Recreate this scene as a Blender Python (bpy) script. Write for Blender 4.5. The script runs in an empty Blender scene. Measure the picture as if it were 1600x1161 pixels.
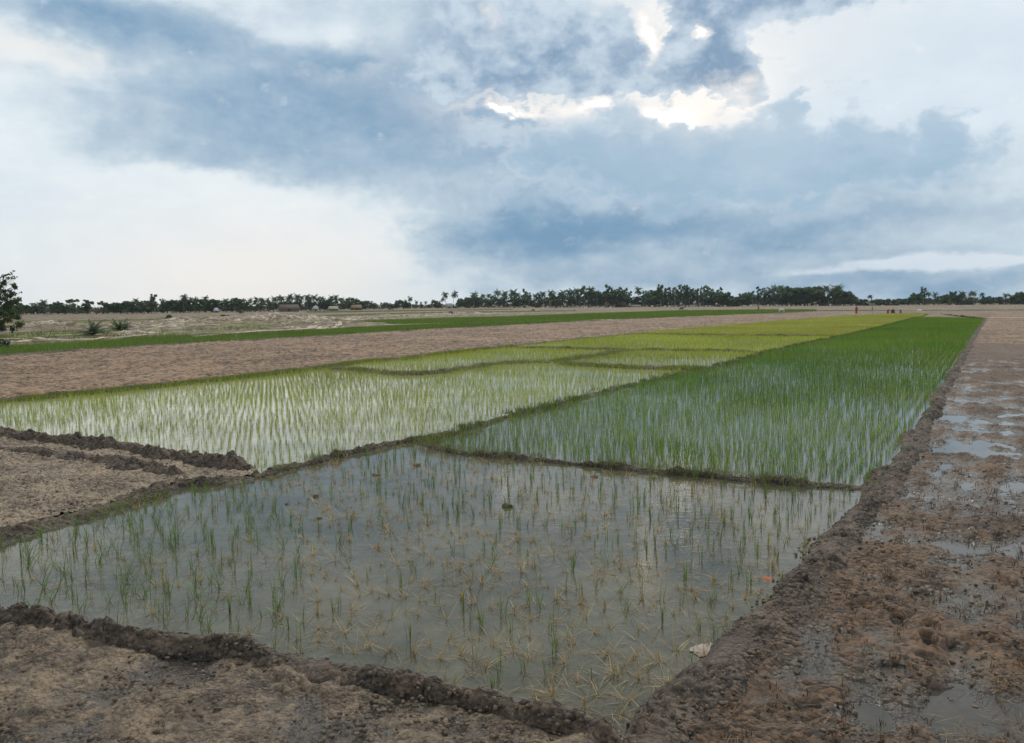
import bpy, math, random
import numpy as np
from mathutils import Vector, Matrix

rng = np.random.default_rng(7)
random.seed(7)
SC = bpy.context.scene
COL = SC.collection

# ------------------------------------------------------------------ camera
CAM_H = 3.0
F = 1220.0                       # focal length in pixels of the 1600 px wide photograph
cd = bpy.data.cameras.new('camera')
cam = bpy.data.objects.new('camera', cd)
COL.objects.link(cam)
cd.sensor_width = 36
cd.lens = F / 1600 * 36
cd.clip_start = 0.1
cd.clip_end = 9000
PITCH = math.atan(106.5 / F)
ROLL = math.radians(-0.5)
MROT = (Matrix.Rotation(math.pi / 2 - PITCH, 3, 'X') @ Matrix.Rotation(ROLL, 3, 'Z'))
cam.matrix_world = Matrix.Translation((0, 0, CAM_H)) @ MROT.to_4x4()
SC.camera = cam
RM = np.array(MROT)


def ray(px, py):
    d = RM @ np.array([(px - 800) / F, -(py - 580.5) / F, -1.0])
    return d / np.linalg.norm(d)


def G(px, py, z=0.0):
    """point of the level z seen at a place of the photograph"""
    d = ray(px, py)
    t = (z - CAM_H) / d[2]
    return np.array([d[0] * t, d[1] * t])


def GP(pts, z=0.0):
    return np.array([G(x, y, z) for x, y in pts])


def azel(px, py):
    d = ray(px, py)
    return math.degrees(math.atan2(d[0], d[1])), math.degrees(math.asin(d[2]))


# ------------------------------------------------------------------ world
SUN_EL, SUN_AZ = 48.0, 12.0     # azimuth clockwise from the view axis (+Y)
W = bpy.data.worlds.new('World')
SC.world = W
W.use_nodes = True
wt = W.node_tree
wt.nodes.clear()


def lin(c):
    out = []
    for v in c:
        v /= 255.0
        out.append(v / 12.92 if v <= 0.04045 else ((v + 0.055) / 1.055) ** 2.4)
    return out


class NB:
    """small helper that writes node expressions"""

    def __init__(s, t):
        s.t = t

    def n(s, typ, **kw):
        o = s.t.nodes.new(typ)
        for k, v in kw.items():
            setattr(o, k, v)
        return o

    def put(s, sock, v):
        if isinstance(v, bpy.types.NodeSocket):
            s.t.links.new(v, sock)
        elif v is not None:
            if isinstance(v, (tuple, list)) and sock.type == 'RGBA' and len(v) == 3:
                v = (*v, 1)
            sock.default_value = v

    def m(s, op, a, b=None, c=None, clamp=False):
        o = s.n('ShaderNodeMath', operation=op, use_clamp=clamp)
        s.put(o.inputs[0], a)
        if b is not None: s.put(o.inputs[1], b)
        if c is not None: s.put(o.inputs[2], c)
        return o.outputs[0]

    def v(s, op, a, b=None, c=None, out=0):
        o = s.n('ShaderNodeVectorMath', operation=op)
        s.put(o.inputs[0], a)
        if b is not None: s.put(o.inputs[1], b)
        if c is not None: s.put(o.inputs[2], c)
        return o.outputs[out]

    def sep(s, a):
        o = s.n('ShaderNodeSeparateXYZ')
        s.put(o.inputs[0], a)
        return o.outputs

    def comb(s, x, y, z=0.0):
        o = s.n('ShaderNodeCombineXYZ')
        s.put(o.inputs[0], x); s.put(o.inputs[1], y); s.put(o.inputs[2], z)
        return o.outputs[0]

    def noise(s, vec, scale, detail=4, rough=0.5, dist=0.0, out=0, dim='3D'):
        o = s.n('ShaderNodeTexNoise', noise_dimensions=dim)
        if vec is not None: s.put(o.inputs['Vector'], vec)
        o.inputs['Scale'].default_value = scale
        o.inputs['Detail'].default_value = detail
        o.inputs['Roughness'].default_value = rough
        o.inputs['Distortion'].default_value = dist
        return o.outputs[out]

    def vor(s, vec, scale, feature='F1', out=0):
        o = s.n('ShaderNodeTexVoronoi', feature=feature)
        if vec is not None: s.put(o.inputs['Vector'], vec)
        o.inputs['Scale'].default_value = scale
        return o.outputs[out]

    def step(s, a, lo, hi, tlo=0.0, thi=1.0):
        o = s.n('ShaderNodeMapRange', interpolation_type='SMOOTHSTEP')
        s.put(o.inputs[0], a); s.put(o.inputs[1], lo); s.put(o.inputs[2], hi)
        s.put(o.inputs[3], tlo); s.put(o.inputs[4], thi)
        return o.outputs[0]

    def mix(s, f, a, b, blend='MIX'):
        o = s.n('ShaderNodeMix', data_type='RGBA', blend_type=blend)
        s.put(o.inputs[0], f); s.put(o.inputs[6], a); s.put(o.inputs[7], b)
        return o.outputs[2]

    def bump(s, h, strength, dist, normal=None):
        o = s.n('ShaderNodeBump')
        o.inputs['Strength'].default_value = strength
        o.inputs['Distance'].default_value = dist
        s.put(o.inputs['Height'], h)
        if normal is not None: s.put(o.inputs['Normal'], normal)
        return o.outputs[0]


b = NB(wt)
tc = b.n('ShaderNodeTexCoord')
dirv = b.v('NORMALIZE', tc.outputs['Generated'])
sx, sy, sz = b.sep(dirv)
az = b.m('MULTIPLY', b.m('ARCTAN2', sx, sy), 180 / math.pi)
el = b.m('MULTIPLY', b.m('ARCSINE', sz), 180 / math.pi)
ang = b.comb(az, el, 0.0)                      # a direction as (azimuth, elevation) in degrees
den = b.m('ADD', b.m('MAXIMUM', sz, 0.0), 0.10)
deck = b.comb(b.m('DIVIDE', sx, den), b.m('DIVIDE', sy, den), 0.0)   # the cloud deck seen from below
# noises (all in the sky's own directions)
n_big = b.noise(deck, 0.55, 5, 0.55)
n_str = b.noise(b.v('MULTIPLY', ang, (0.06, 0.20, 0)), 1.0, 6, 0.55, 0.4)
n_bil = b.noise(b.v('MULTIPLY', ang, (0.17, 0.24, 0)), 1.0, 9, 0.58)
n_bil2 = b.noise(b.v('MULTIPLY_ADD', ang, (0.5, 0.68, 0), (7.3, 2.1, 0)), 1.0, 6, 0.55)
n_m = b.noise(b.v('MULTIPLY_ADD', ang, (0.30, 0.40, 0), (5, 1, 0)), 1.0, 7, 0.62)
vq = b.v('MULTIPLY_ADD', b.v('SUBTRACT', b.noise(b.v('MULTIPLY', ang, (0.35, 0.45, 0)), 1.0, 3, 0.5, out=1), (0.5, 0.5, 0.5)), (.9, .9, 0), b.v('MULTIPLY', ang, (0.30, 0.40, 0)))
vn = b.n('ShaderNodeTexVoronoi', voronoi_dimensions='2D', feature='F1', normalize=True)
b.put(vn.inputs['Vector'], vq); vn.inputs['Scale'].default_value = 1.0
vn.inputs['Detail'].default_value = 3.5; vn.inputs['Roughness'].default_value = .55; vn.inputs['Lacunarity'].default_value = 2.1
puff = b.m('SUBTRACT', 0.42, vn.outputs['Distance'])      # rounded heads, highest at a puff's middle
nwc = b.noise(b.v('MULTIPLY_ADD', ang, (0.16, 0.26, 0), (3.1, 9.2, 0)), 1.0, 7, 0.58, out=1)
wob = b.v('SUBTRACT', nwc, (0.5, 0.5, 0.5))
pw_soft = b.v('MULTIPLY_ADD', wob, (11.0, 5.0, 0), ang)
pw_hard = b.v('MULTIPLY_ADD', wob, (8.0, 6.0, 0), ang)


def blobs(vec, lst, base):
    acc = base
    for (px, py, rx, ry, w) in lst:
        a0, e0 = azel(px, py)
        kx, ky = 1 / (rx / F * 57.3), 1 / (ry / F * 57.3)
        q = b.v('MULTIPLY_ADD', vec, (kx, ky, 0), (-a0 * kx, -e0 * ky, 0))
        d2 = b.v('DOT_PRODUCT', q, q, out=1)
        g = b.m('EXPONENT', b.m('MULTIPLY', d2, -1.0))
        acc = b.m('MULTIPLY_ADD', g, w, acc)
    return acc


# soft grey deck: where the underside of the cloud is thick
SOFT = [(430, 140, 330, 70, .55), (640, 205, 150, 40, .34), (270, 215, 210, 40, .30), (700, 90, 240, 80, .32),
        (900, 110, 200, 90, .35), (420, 255, 330, 34, .34), (600, 300, 260, 40, .26), (780, 372, 190, 38, .62),
        (960, 340, 260, 50, .30), (1150, 385, 330, 40, .34), (880, 250, 200, 50, .24), (1080, 300, 260, 50, .26),
        (1350, 280, 200, 60, .24), (1450, 220, 100, 70, .20), (850, 435, 330, 26, .34), (1250, 445, 460, 30, .42), (1300, 350, 400, 34, .30),
        (190, 35, 190, 24, .42), (1000, 230, 170, 60, .18), (1600, 430, 200, 40, .30), (650, 400, 110, 30, .22),
        (250, 400, 360, 90, -.55), (60, 300, 200, 90, -.40), (480, 440, 160, 50, -.35),
        (1350, 110, 220, 90, -.30), (70, 85, 130, 24, -.35), (480, 50, 90, 26, -.22), (1020, 170, 120, 32, -.25),
        (300, -300, 900, 230, .12), (1100, -330, 700, 200, .12)]
soft = blobs(pw_soft, SOFT, 0.10)
soft = b.m('ADD', soft, b.m('MULTIPLY', b.m('SUBTRACT', n_str, 0.5), 0.75))
soft = b.m('ADD', soft, b.m('MULTIPLY', b.m('SUBTRACT', n_big, 0.5), 0.25))
soft = b.m('ADD', soft, b.m('MULTIPLY', b.m('SUBTRACT', n_bil2, 0.5), 0.42))
softc = b.step(soft, 0.0, 1.15)

# the bright veil behind, pale blue on the right and cream low on the left
cream = blobs(ang, [(420, 450, 330, 110, .9), (1060, 180, 120, 60, 1.0), (800, 165, 100, 30, .9), (1010, 60, 60, 60, .8),
                    (130, 80, 160, 30, .7), (1250, 60, 160, 60, .3)], 0.0)
veil = b.mix(b.step(az, -25, 22), lin((216, 224, 228)), lin((208, 218, 226)))
veil = b.mix(b.step(b.m('MULTIPLY_ADD', n_m, .5, n_str), .55, .95, 0, .55), veil, lin((186, 203, 216)))
veil = b.mix(b.m('MINIMUM', cream, 1.0), veil, lin((231, 226, 220)))
horizon_b = blobs(ang, [(1300, 450, 560, 70, 1.0), (1900, 440, 400, 80, .8)], 0.0)
veil = b.mix(b.m('MULTIPLY', b.m('MINIMUM', horizon_b, 1.0), .80), veil, lin((156, 188, 204)))
greyc = b.mix(softc, lin((196, 209, 217)), lin((99, 138, 170)))
base = b.mix(b.step(soft, 0.02, 0.50), veil, greyc)

# hard-edged cumulus heads
HARD = [(560, -60, 300, 50, .5), (830, 50, 230, 70, .62), (930, 120, 190, 50, .62), (1110, 60, 66, 90, .80), (1080, 120, 80, 30, .50), (1140, 85, 40, 50, .5),
        (700, 130, 150, 50, .38), (1290, -8, 200, 26, .85), (1155, 132, 46, 24, .65),
        (1020, 40, 26, 50, -.70), (1095, 48, 16, 14, -.8), (1050, 168, 100, 20, -.65), (790, 174, 70, 14, -.75), (500, 92, 50, 18, -.5), (560, 112, 60, 10, -.4)]
hard = blobs(pw_hard, HARD, -0.22)
hard = b.m('ADD', hard, b.m('MULTIPLY', b.m('SUBTRACT', n_bil, 0.5), .85))
hard = b.m('MULTIPLY_ADD', puff, .7, hard)
hmask = b.step(hard, 0.20, 0.46)
hshade = b.m('MULTIPLY_ADD', b.m('SUBTRACT', n_bil2, 0.5), 1.8, b.m('MULTIPLY', hard, .7))
hshade = b.step(b.m('MULTIPLY_ADD', puff, -1.3, hshade), -0.15, 0.95)
hcol = b.mix(hshade, lin((186, 201, 213)), lin((101, 134, 165)))
# a faint lining round the heads, and the breaks where the hidden sun gets through
glow = blobs(ang, [(1040, 150, 170, 90, 1.0), (800, 168, 130, 40, .8), (520, 100, 110, 30, .4), (1060, 40, 90, 60, .7)], 0.0)
rim = b.m('MULTIPLY', b.step(hard, -0.35, 0.20), b.m('SUBTRACT', 1.0, b.step(hard, 0.15, 0.45)))
rim = b.m('MULTIPLY', b.m('MULTIPLY', rim, b.m('MINIMUM', glow, 1.0)), .75)
base = b.mix(rim, base, lin((238, 234, 229)))
c1 = b.mix(b.m('MULTIPLY', hmask, 0.90), base, hcol)
GAP = [(1045, 172, 46, 13, .95), (1085, 200, 20, 24, .75), (800, 170, 54, 9, .85), (925, 166, 34, 10, .75), (1012, 54, 12, 38, .85), (1096, 46, 14, 12, .8),
       (1150, 150, 50, 34, .45), (770, 30, 14, 30, .35)]
gap = blobs(b.v('MULTIPLY_ADD', wob, (5.0, 4.0, 0), ang), GAP, -0.12)
gap = b.m('MULTIPLY_ADD', b.m('SUBTRACT', n_bil2, 0.5), 1.1, gap)
gap = b.m('MULTIPLY_ADD', b.m('ABSOLUTE', puff), -.9, b.m('ADD', gap, .14))
c1 = b.mix(b.step(gap, 0.02, 0.75, 0.0, 0.92), c1, (.93, .87, .80, 1))
c1 = b.mix(b.step(gap, 0.50, 1.25), c1, (7.5, 6.9, 6.1, 1))     # far brighter than the deck, though both look white

# second, paler cumulus bank below, and ragged heads out to the right
MID = [(930, 225, 170, 50, .58), (1070, 225, 34, 50, .72), (1110, 250, 50, 26, .4), (1185, 235, 50, 50, .62), (1290, 245, 100, 42, .46), (1000, 280, 240, 60, .55),
       (1455, 220, 56, 56, .52), (1330, 270, 160, 40, .40), (1256, 172, 36, 26, .75), (1100, 190, 50, 24, -.3), (1350, 208, 26, 26, .45)]
mid = blobs(pw_hard, MID, -0.34)
mid = b.m('ADD', mid, b.m('MULTIPLY', b.m('SUBTRACT', n_m, 0.5), .6))
mid = b.m('MULTIPLY_ADD', puff, 1.3, mid)
mmask = b.step(mid, 0.0, b.step(el, 3.0, 10.0, .75, .26))
mcol = b.mix(b.step(b.m('MULTIPLY_ADD', n_bil, 1.0, mid), 0.35, 1.1), lin((198, 210, 220)), lin((138, 168, 191)))
c2 = b.mix(b.m('MULTIPLY', mmask, b.m('MULTIPLY', b.m('SUBTRACT', 1.0, hmask), 0.66)), c1, mcol)

# low white cumulus line over the right-hand horizon
LOW = [(1370, 414, 70, 7, .5), (1450, 408, 60, 9, .6), (1290, 425, 60, 5, .4), (1540, 408, 60, 9, .5), (1640, 400, 70, 9, .5)]
low = blobs(b.v('MULTIPLY_ADD', wob, (3.0, 1.6, 0), ang), LOW, -0.1)
low = b.m('ADD', low, b.m('MULTIPLY', b.m('SUBTRACT', n_m, 0.5), .5))
low = b.m('MULTIPLY_ADD', puff, .9, low)
lowm = b.step(low, 0.10, 0.62)
c3 = b.mix(b.m('MULTIPLY', lowm, .70), c2, lin((208, 217, 226)))

# below the horizon the world is only the dim brown of more fields
c4 = b.mix(b.step(el, -1.5, -0.3), (0.13, 0.11, 0.085, 1), c3)

sky = b.n('ShaderNodeTexSky')
sky.sky_type = 'NISHITA'
sky.sun_disc = False
sky.sun_elevation = math.radians(SUN_EL)
sky.sun_rotation = math.radians(SUN_AZ)
sky.dust_density = 3.0
bg1 = b.n('ShaderNodeBackground'); b.put(bg1.inputs[0], sky.outputs[0]); bg1.inputs[1].default_value = 0.08
bg2 = b.n('ShaderNodeBackground'); b.put(bg2.inputs[0], c4); bg2.inputs[1].default_value = 1.0
mx = b.n('ShaderNodeMixShader'); mx.inputs[0].default_value = 0.95
b.put(mx.inputs[1], bg1.outputs[0]); b.put(mx.inputs[2], bg2.outputs[0])
wo = b.n('ShaderNodeOutputWorld'); b.put(wo.inputs[0], mx.outputs[0])

ld = bpy.data.lights.new('sun', 'SUN')
ld.energy = 1.5
ld.angle = math.radians(14)
ld.color = (1.0, 0.95, 0.86)
sun = bpy.data.objects.new('sun', ld)
COL.objects.link(sun)
a, e = math.radians(SUN_AZ), math.radians(SUN_EL)
sd = Vector((math.sin(a) * math.cos(e), math.cos(a) * math.cos(e), math.sin(e)))
sun.rotation_euler = sd.to_track_quat('Z', 'Y').to_euler()
sun.location = (0, 0, 30)

vs = SC.view_settings
vs.view_transform = 'Standard'
vs.look = 'None'
vs.exposure = 0.27
vs.gamma = 1.0
vs.use_curve_mapping = False
SC.render.engine = 'CYCLES'
SC.cycles.max_bounces = 6
SC.cycles.diffuse_bounces = 2
SC.cycles.transparent_max_bounces = 6
SC.cycles.volume_bounces = 0


# ------------------------------------------------------------------ numpy noise
def _h(ix, iy, seed):
    ix = ix.astype(np.int64).astype(np.uint64); iy = iy.astype(np.int64).astype(np.uint64)
    h = ix * np.uint64(374761393) + iy * np.uint64(668265263) + np.uint64(seed * 982451653 % (2 ** 31))
    h = (h ^ (h >> np.uint64(13))) * np.uint64(1274126177)
    h = h ^ (h >> np.uint64(16))
    return (h & np.uint64(0xFFFFFF)).astype(np.float64) / 0xFFFFFF


def vnoise(x, y, seed=0):
    ix, iy = np.floor(x), np.floor(y)
    fx, fy = x - ix, y - iy
    fx = fx * fx * (3 - 2 * fx); fy = fy * fy * (3 - 2 * fy)
    a = _h(ix, iy, seed); b_ = _h(ix + 1, iy, seed); c = _h(ix, iy + 1, seed); d = _h(ix + 1, iy + 1, seed)
    return (a + (b_ - a) * fx) * (1 - fy) + (c + (d - c) * fx) * fy - 0.5


def fbm(x, y, scale, octv=4, seed=0, gain=0.5):
    s = 0; amp = 1.0; f = 1.0 / scale
    for o in range(octv):
        ca, sa = math.cos(o * 1.1), math.sin(o * 1.1)
        s = s + amp * vnoise((x * ca - y * sa) * f + o * 17.3, (x * sa + y * ca) * f - o * 9.1, seed + o)
        amp *= gain; f *= 2.03
    return s


def cells(x, y, size, seed=0):
    """rounded lumps: distance to the nearest of jittered points, 1 at a lump's middle"""
    gx, gy = x / size, y / size
    ix, iy = np.floor(gx), np.floor(gy)
    best = np.full(np.shape(x), 9.0)
    for dx in (-1, 0, 1):
        for dy in (-1, 0, 1):
            cx = ix + dx + _h(ix + dx, iy + dy, seed); cy = iy + dy + _h(ix + dx, iy + dy, seed + 5)
            r = 0.5 + 0.5 * _h(ix + dx, iy + dy, seed + 9)
            best = np.minimum(best, np.hypot(gx - cx, gy - cy) / r)
    return np.clip(1 - best, 0, 1)


def domes(x, y, size, seed=0):
    c = cells(x, y, size, seed)
    return np.sqrt(np.clip(1 - (1 - c) ** 2, 0, 1))


def inpoly(x, y, P):
    res = np.zeros(np.shape(x), bool)
    n = len(P)
    for i in range(n):
        x1, y1 = P[i]; x2, y2 = P[(i + 1) % n]
        if y1 == y2: continue
        c = ((y1 > y) != (y2 > y)) & (x < (x2 - x1) * (y - y1) / (y2 - y1) + x1)
        res ^= c
    return res


# ------------------------------------------------------------------ objects
def tag(o, label=None, cat=None, group=None, kind=None):
    if label: o['label'] = label
    if cat: o['category'] = cat
    if group: o['group'] = group
    if kind: o['kind'] = kind
    return o


def link(name, me, mat=None, parent=None):
    o = bpy.data.objects.new(name, me)
    COL.objects.link(o)
    if mat is not None and me is not None and not me.materials: me.materials.append(mat)
    if parent is not None: o.parent = parent
    return o


def mesh_np(name, V, Q=None, T=None, tint=None, smooth=False):
    """mesh from numpy arrays: quads Q (n,4), triangles T (m,3), per-vertex tint (n,3)"""
    me = bpy.data.meshes.new(name)
    V = np.asarray(V, np.float32)
    nq = 0 if Q is None else len(Q); nt = 0 if T is None else len(T)
    loops = np.concatenate(([] if nq == 0 else [np.asarray(Q, np.int32).ravel()]) + ([] if nt == 0 else [np.asarray(T, np.int32).ravel()]))
    me.vertices.add(len(V)); me.vertices.foreach_set('co', V.ravel())
    me.loops.add(len(loops)); me.loops.foreach_set('vertex_index', loops)
    me.polygons.add(nq + nt)
    starts = np.concatenate([np.arange(nq) * 4, nq * 4 + np.arange(nt) * 3]).astype(np.int32)
    me.polygons.foreach_set('loop_start', starts)
    me.update(calc_edges=True)
    if smooth:
        me.polygons.foreach_set('use_smooth', np.ones(nq + nt, bool))
    if tint is not None:
        at = me.attributes.new('tint', 'FLOAT_COLOR', 'POINT')
        c = np.ones((len(V), 4), np.float32); c[:, :3] = tint
        at.data.foreach_set('color', c.ravel())
    return me


class Acc:
    """collects pieces of geometry into one mesh"""

    def __init__(s):
        s.V = []; s.Q = []; s.T = []; s.C = []; s.n = 0

    def add(s, V, Q=None, T=None, C=None):
        V = np.asarray(V, float)
        if Q is not None and len(Q): s.Q.append(np.asarray(Q) + s.n)
        if T is not None and len(T): s.T.append(np.asarray(T) + s.n)
        s.V.append(V)
        if C is None: C = np.ones((len(V), 3)) * .5
        s.C.append(np.broadcast_to(np.asarray(C, float), (len(V), 3)))
        s.n += len(V)

    def tube(s, pts, radii, k=6, C=None, cap=True):
        pts = [Vector(p) for p in pts]
        rings = []
        for i, p in enumerate(pts):
            t = (pts[min(i + 1, len(pts) - 1)] - pts[max(i - 1, 0)]).normalized()
            up = Vector((0, 0, 1)) if abs(t.z) < .9 else Vector((1, 0, 0))
            u = t.cross(up).normalized(); w = t.cross(u)
            rings.append([p + (u * math.cos(2 * math.pi * j / k) + w * math.sin(2 * math.pi * j / k)) * radii[i] for j in range(k)])
        V = [q for r in rings for q in r]
        Q = [(i * k + j, i * k + (j + 1) % k, (i + 1) * k + (j + 1) % k, (i + 1) * k + j) for i in range(len(pts) - 1) for j in range(k)]
        T = []
        if cap:
            V.append(pts[-1]); e_ = len(V) - 1; V.append(pts[0])
            L = (len(pts) - 1) * k
            T += [(L + j, L + (j + 1) % k, e_) for j in range(k)] + [((j + 1) % k, j, e_ + 1) for j in range(k)]
        s.add(np.array([tuple(q) for q in V]), Q, T, C)

    def box(s, c, d, C=None, rz=0):
        V = np.array([[x, y, z] for x in (-.5, .5) for y in (-.5, .5) for z in (-.5, .5)]) * np.array(d)
        ca, sa = math.cos(rz), math.sin(rz)
        V[:, :2] = V[:, :2] @ np.array([[ca, sa], [-sa, ca]])
        V += np.array(c)
        s.add(V, [(0, 1, 3, 2), (4, 6, 7, 5), (0, 4, 5, 1), (2, 3, 7, 6), (0, 2, 6, 4), (1, 5, 7, 3)], None, C)

    def mesh(s, name, smooth=False):
        return mesh_np(name, np.concatenate(s.V), np.concatenate(s.Q) if s.Q else None, np.concatenate(s.T) if s.T else None,
                       np.concatenate(s.C), smooth)


# ------------------------------------------------------------------ materials
def newmat(name):
    m = bpy.data.materials.new(name)
    m.use_nodes = True
    m.node_tree.nodes.clear()
    return m, NB(m.node_tree)


def finish(b, color, rough, normal=None, spec=0.5, ior=1.5, trans=0.0, tcol=None):
    p = b.n('ShaderNodeBsdfPrincipled')
    b.put(p.inputs['Base Color'], color); b.put(p.inputs['Roughness'], rough)
    p.inputs['IOR'].default_value = ior
    p.inputs['Specular IOR Level'].default_value = spec
    if normal is not None: b.put(p.inputs['Normal'], normal)
    out = b.n('ShaderNodeOutputMaterial')
    if trans > 0:
        t = b.n('ShaderNodeBsdfTranslucent')
        b.put(t.inputs[0], tcol if tcol is not None else color)
        mxx = b.n('ShaderNodeMixShader'); mxx.inputs[0].default_value = trans
        b.put(mxx.inputs[1], p.outputs[0]); b.put(mxx.inputs[2], t.outputs[0])
        b.put(out.inputs[0], mxx.outputs[0])
    else:
        b.put(out.inputs[0], p.outputs[0])
    return p


def mat_tint(name, rough=0.6, trans=0.0, spec=0.3, var=0.25, vscale=3.0):
    m, b = newmat(name)
    at = b.n('ShaderNodeAttribute'); at.attribute_name = 'tint'
    geo = b.n('ShaderNodeNewGeometry')
    nz = b.noise(geo.outputs['Position'], vscale, 3, 0.6)
    k = b.step(nz, 0.3, 0.7, 1 - var, 1 + var)
    col = b.v('SCALE', at.outputs['Color']); col.node.inputs['Scale'].default_value = 1
    b.put(col.node.inputs['Scale'], k)
    finish(b, col, rough, None, spec, 1.45, trans)
    return m


def mat_soil(name, dark, light, wet=(0.05, 0.045, 0.036), lump=1.0, redd=None, zwet=None, patch=0.35, grain=1.0, rbase=.85, wetspec=.5, crumb=0, ctone=.28):
    """earth: dry tops and damp hollows, fine crumb relief; redd tints in patches; zwet = (lo, hi) heights between wet and dry"""
    m, b = newmat(name)
    iron = lambda c: (c[0] * 1.08, c[1] * 1.0, c[2] * .91)        # the whole plain is a warm, iron-rich clay
    dark, light, wet = iron(dark), iron(light), iron(wet)
    geo = b.n('ShaderNodeNewGeometry'); P = geo.outputs['Position']
    n1 = b.noise(P, patch, 5, 0.6)
    n2 = b.noise(P, 5.0 * lump, 6, 0.65)
    n3 = b.noise(P, 38.0 * grain, 4, 0.65)
    f = b.m('ADD', b.m('MULTIPLY', n1, .55), b.m('ADD', b.m('MULTIPLY', n2, .55), b.m('MULTIPLY', n3, .30)))
    if crumb:
        # clods: every cell of the crumb pattern has a tone of its own
        wp = b.v('MULTIPLY_ADD', b.noise(P, crumb * .8, 3, .6, out=1), (.9 / crumb,) * 3, P)
        vt = b.n('ShaderNodeTexVoronoi'); b.put(vt.inputs['Vector'], wp); vt.inputs['Scale'].default_value = crumb
        vt.inputs['Randomness'].default_value = 1.0
        cd_ = vt.outputs['Distance']
        f = b.m('MULTIPLY_ADD', b.m('SUBTRACT', b.sep(vt.outputs['Color'])[0], .5), ctone, f)
    col = b.mix(b.step(f, 0.52, 0.90), dark, light)
    if redd:
        col = b.mix(b.m('MULTIPLY', b.step(b.noise(P, 1.3 * lump, 4, .6), .5, .68), .75), col, redd)
    rough = rbase
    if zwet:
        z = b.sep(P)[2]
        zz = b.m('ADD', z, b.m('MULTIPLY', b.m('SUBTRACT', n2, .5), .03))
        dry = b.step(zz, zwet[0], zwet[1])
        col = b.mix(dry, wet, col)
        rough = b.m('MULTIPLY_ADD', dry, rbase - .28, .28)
    h = b.m('ADD', b.m('MULTIPLY', n2, .7), b.m('MULTIPLY', n3, .35))
    nb = b.bump(h, 0.9, 0.05)
    if crumb:
        smear = b.step(b.noise(P, max(patch * 2.5, .3), 3, .6), .36, .60, .15, 1.0)      # trodden places are smooth
        nb = b.bump(b.m('MULTIPLY', cd_, b.m('MULTIPLY', smear, -1.0)), 1.0, .9 / crumb, nb)
    finish(b, col, rough, nb, wetspec)
    return m


def mat_water(name, col_a, col_b, ripple=0.12, murk=0.6):
    m, b = newmat(name)
    geo = b.n('ShaderNodeNewGeometry'); P = geo.outputs['Position']
    n = b.noise(P, murk, 5, .6)
    n2 = b.noise(P, murk * 7, 4, .6)
    col = b.mix(b.step(b.m('MULTIPLY_ADD', n2, .35, b.m('MULTIPLY', n, .75)), .38, .75), col_a, col_b)
    w = b.noise(b.v('MULTIPLY', P, (5.0, 9.0, 1.0)), 1.0, 3, .55, .6)
    w2 = b.noise(b.v('MULTIPLY', P, (18.0, 34.0, 1.0)), 1.0, 3, .5)
    gust = b.step(b.noise(P, .45, 3, .5), .35, .65, .35, 1.0)
    h = b.m('MULTIPLY', b.m('MULTIPLY_ADD', w2, .25, w), gust)
    nb = b.bump(h, ripple, 0.05)
    finish(b, col, 0.045, nb, 0.5, 1.333)
    return m


M = {}
M['rice'] = mat_tint('rice_leaf', .5, .42, .35, .18, 6)
M['straw'] = mat_tint('rice_straw', .7, .15, .2, .2, 9)
M['leaf'] = mat_tint('tree_leaf', .6, .45, .3, .35, .35)
M['bark'] = mat_tint('bark', .9, 0, .2, .3, 2)
M['paint'] = mat_tint('cloth_and_hide', .85, 0, .2, .08, 8)
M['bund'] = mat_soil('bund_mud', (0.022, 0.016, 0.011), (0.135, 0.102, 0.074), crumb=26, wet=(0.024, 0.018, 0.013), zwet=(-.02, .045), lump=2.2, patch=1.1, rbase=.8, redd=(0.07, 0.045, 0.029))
M['clod'] = mat_soil('clod_mud', (0.040, 0.029, 0.020), (0.20, 0.15, 0.105), lump=3, patch=3, rbase=.75)
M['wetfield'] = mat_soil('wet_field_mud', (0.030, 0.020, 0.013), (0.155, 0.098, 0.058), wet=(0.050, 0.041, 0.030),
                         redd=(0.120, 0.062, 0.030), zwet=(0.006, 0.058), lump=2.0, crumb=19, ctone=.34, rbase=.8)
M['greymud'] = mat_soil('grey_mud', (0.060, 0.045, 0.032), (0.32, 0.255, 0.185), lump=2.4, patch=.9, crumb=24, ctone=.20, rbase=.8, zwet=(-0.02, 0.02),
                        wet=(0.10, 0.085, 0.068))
M['plough'] = mat_soil('ploughed_soil', (0.070, 0.044, 0.028), (0.27, 0.185, 0.115), redd=(0.26, 0.145, 0.078), lump=.7, grain=.16, patch=.10, crumb=5.0, ctone=.36)
M['dryland'] = mat_soil('dry_land', (0.10, 0.075, 0.048), (0.235, 0.178, 0.118), redd=(0.17, 0.165, 0.075), lump=.20, grain=.08, patch=.05, crumb=.9, ctone=.4)
M['mound'] = mat_soil('pale_mound_soil', (0.13, 0.105, 0.08), (0.44, 0.38, 0.30), redd=(0.17, 0.15, 0.10), lump=.35, grain=.2, patch=.06, crumb=1.2, ctone=.35)
M['water_near'] = mat_water('paddy_water_near', (0.052, 0.051, 0.031), (0.115, 0.104, 0.066), .09, .7)
M['lime'] = mat_soil('thin_grass_soil', (0.10, 0.125, 0.03), (0.22, 0.235, 0.07), redd=(0.20, 0.16, 0.09), lump=.3, grain=.1, patch=.08)
M['track'] = mat_soil('pale_track_dust', (0.24, 0.20, 0.15), (0.50, 0.44, 0.35), lump=.4, grain=.2, patch=.1)
M['water_mid'] = mat_water('paddy_water_silty', (0.24, 0.23, 0.15), (0.42, 0.39, 0.27), .08, .5)
M['water_green'] = mat_water('paddy_water_clear', (0.055, 0.056, 0.04), (0.11, 0.105, 0.08), .08, .5)
M['puddle'] = mat_water('puddle_water', (0.045, 0.038, 0.028), (0.08, 0.066, 0.048), .04, 1.5)

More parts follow.
